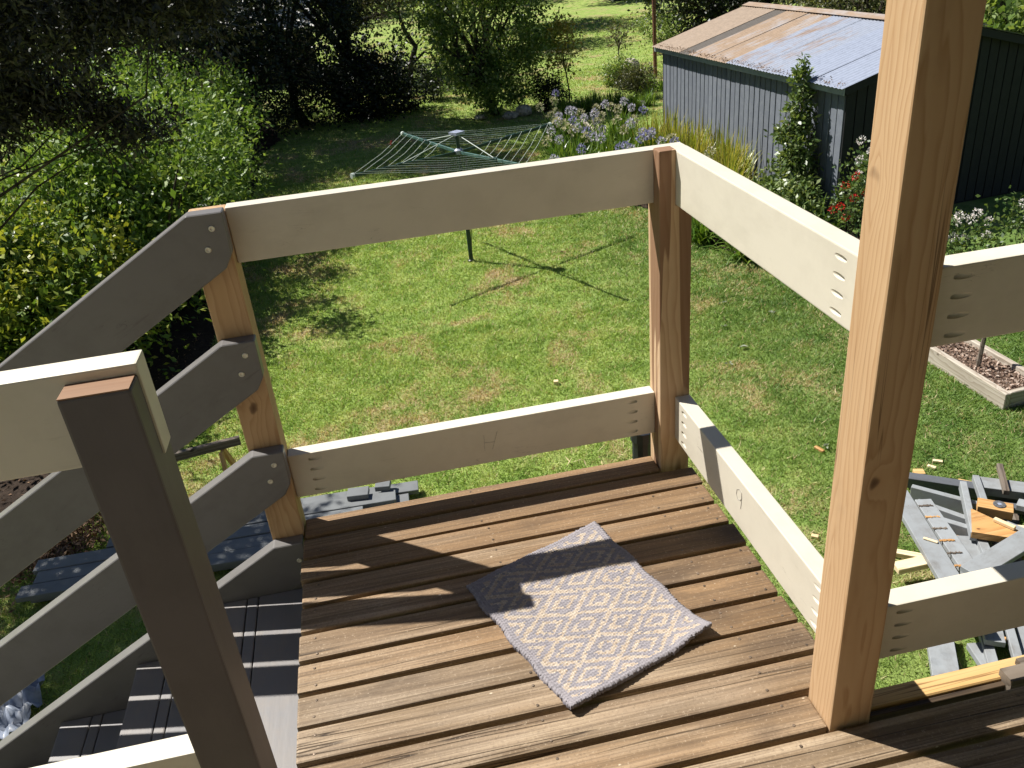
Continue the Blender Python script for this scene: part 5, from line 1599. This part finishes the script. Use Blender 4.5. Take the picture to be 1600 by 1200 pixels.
scrap('short grey wedge end above the yellow joist', (2.34, 1.09, -2.55), (2.32, .98, -2.55), .09, .042, SCRAP, ext=(.02, .1))
scrap('grey board at the right edge above the yellow joist', (2.68, 1.14, -2.52), (2.57, .96, -2.52), .07, .045, SCRAP, ext=(.1, .1))
scrap('dark weathered board lying under the scrap heap', (2.5, 1.3, -2.57), (3.3, 2.1, -2.57), .2, .05, SCRAPD)
scrap('second dark weathered board at the bottom of the heap', (2.9, 1.5, -2.575), (3.5, 2.3, -2.575), .14, .045, OLDWOOD)

for lab, p, q, W, T, mt in (
        ('grey board propped at the right edge of the heap', (3.35, 2.05, -2.40), (3.62, 1.72, -2.36), .09, .045, SCRAP),
        ('narrow dark board lying right of the grinder disc', (3.24, 2.12, -2.44), (3.52, 1.95, -2.44), .06, .05, SCRAPD),
        ('grey board under the right end of the wedge board', (3.05, 1.72, -2.43), (3.42, 1.52, -2.43), .11, .042, SCRAP),
        ('pale offcut end between the grey boards', (3.15, 1.80, -2.40), (3.27, 1.74, -2.40), .08, .045, PALE),
        ('short grey board sticking up beside the wedge board', (3.12, 1.88, -2.40), (3.20, 1.60, -2.36), .05, .045, SCRAP),
        ('weathered brown batten across the lower heap', (2.60, 1.72, -2.46), (2.95, 1.45, -2.44), .05, .04, OLDWOOD),
        ('grey board between the heap and the lower rail', (2.62, 1.42, -2.46), (2.40, 1.02, -2.47), .11, .042, SCRAP),
        ('dark painted board end above the lower right rail', (2.78, 1.50, -2.40), (2.70, 1.15, -2.42), .09, .045, SCRAPD),
        ('thin grey lath beside the dark painted board end', (2.90, 1.45, -2.42), (2.80, 1.05, -2.44), .045, .03, SCRAP),
        ('orange splintered stick above the yellow joist', (2.40, 1.12, -2.47), (2.47, 1.02, -2.46), .03, .025, ORANGE),
        ('pale splinter lying on the wide nailed board', (2.52, 1.90, -2.385), (2.58, 1.83, -2.385), .02, .012, PALE)):
    scrap(lab, p, q, W, T, mt)
# bits on the lawn
for i, (p, q, W, T, mt, lab) in enumerate((((.755, 5.28, -2.575), (.80, 5.27, -2.575), .045, .035, PALE, 'small white wooden block alone on the lawn'), ((2.57, 3.41, -2.585), (2.60, 3.32, -2.585), .03, .02, ORANGE, 'small orange offcut beside a green leaf on the lawn'),
                                           ((3.33, 2.93, -2.585), (3.39, 2.89, -2.585), .03, .02, PALE, 'pale chip on the grass above the yellow block'), ((3.25, 2.88, -2.585), (3.29, 2.83, -2.585), .03, .02, PALE, 'curled pale chip beside the yellow block'),
                                           ((1.97, 2.36, -2.585), (2.01, 2.33, -2.585), .035, .02, PALE, 'pale chip on the grass left of the tall post'))):
    tag(plank('wood_chip', p, q, W, T, (0, 0, 1), mt, None, .002), lab, 'wood chip', 'wood chips on the lawn')
LEAFM = mat_leaf('fallen_leaf_mat', [(0.16, 0.20, 0.12), (0.24, 0.27, 0.19), (0.30, 0.30, 0.22)], .2, .5)
leafd = [((2.78, 5.34), .07, 'large grey green leaf fallen on the lawn right of the corner post'), ((2.52, 5.02), .05, 'small green leaf fallen near the large grey green leaf'), ((2.83, 5.88), .05, 'pale green leaf fallen on the lawn further back'),
         ((3.07, 6.47), .05, 'pale leaf fallen on the lawn near the strap leaved plants'), ((2.63, 3.37), .05, 'green leaf beside the small orange offcut'), ((3.45, 6.0), .05, 'green leaf fallen close to the tall timber post'),
         ((1.82, 8.97), .07, 'brown curled leaf fallen beside the clothesline shadow')]
for i, ((x, y), s, lab) in enumerate(leafd):
    mb = MB()
    rg2 = random.Random(i + 20)
    for k in range(3):
        a = rg2.uniform(0, 6.3)
        d = Vector((math.cos(a), math.sin(a), 0))
        e = Vector((-d.y, d.x, 0))
        o2 = Vector((rg2.uniform(-.3, .3), rg2.uniform(-.3, .3), 0)) * s
        zz = lambda h: Vector((0, 0, h))
        mb.add([o2, o2 + d * s * .4 + e * s * .28 + zz(.018), o2 + d * s + zz(.012), o2 + d * s * .4 - e * s * .28 + zz(.02)], [(0, 1, 2, 3)])
    tag(mb.obj('fallen_leaf', LEAFM if i < 6 else LITTER, None, Matrix.Translation((x, y, GZ + .028))), lab, 'leaf', 'fallen leaves on the lawn')
rng_ = np.random.default_rng(91)
n = 90
xx = rng_.uniform(.3, 1.5, n)
yy = rng_.uniform(3.6, 4.3, n)
tag(leaf_obj('straw_shavings', np.stack([xx, yy, np.full(n, GZ + .035)], 1), .085, mat_leaf('straw', [(0.45, 0.36, 0.18), (0.62, 0.52, 0.30)], .2, .7), None, rng_, .12, 1.5), 'scattered pale straw and wood shavings beyond the landing', 'shavings', None, 'stuff')
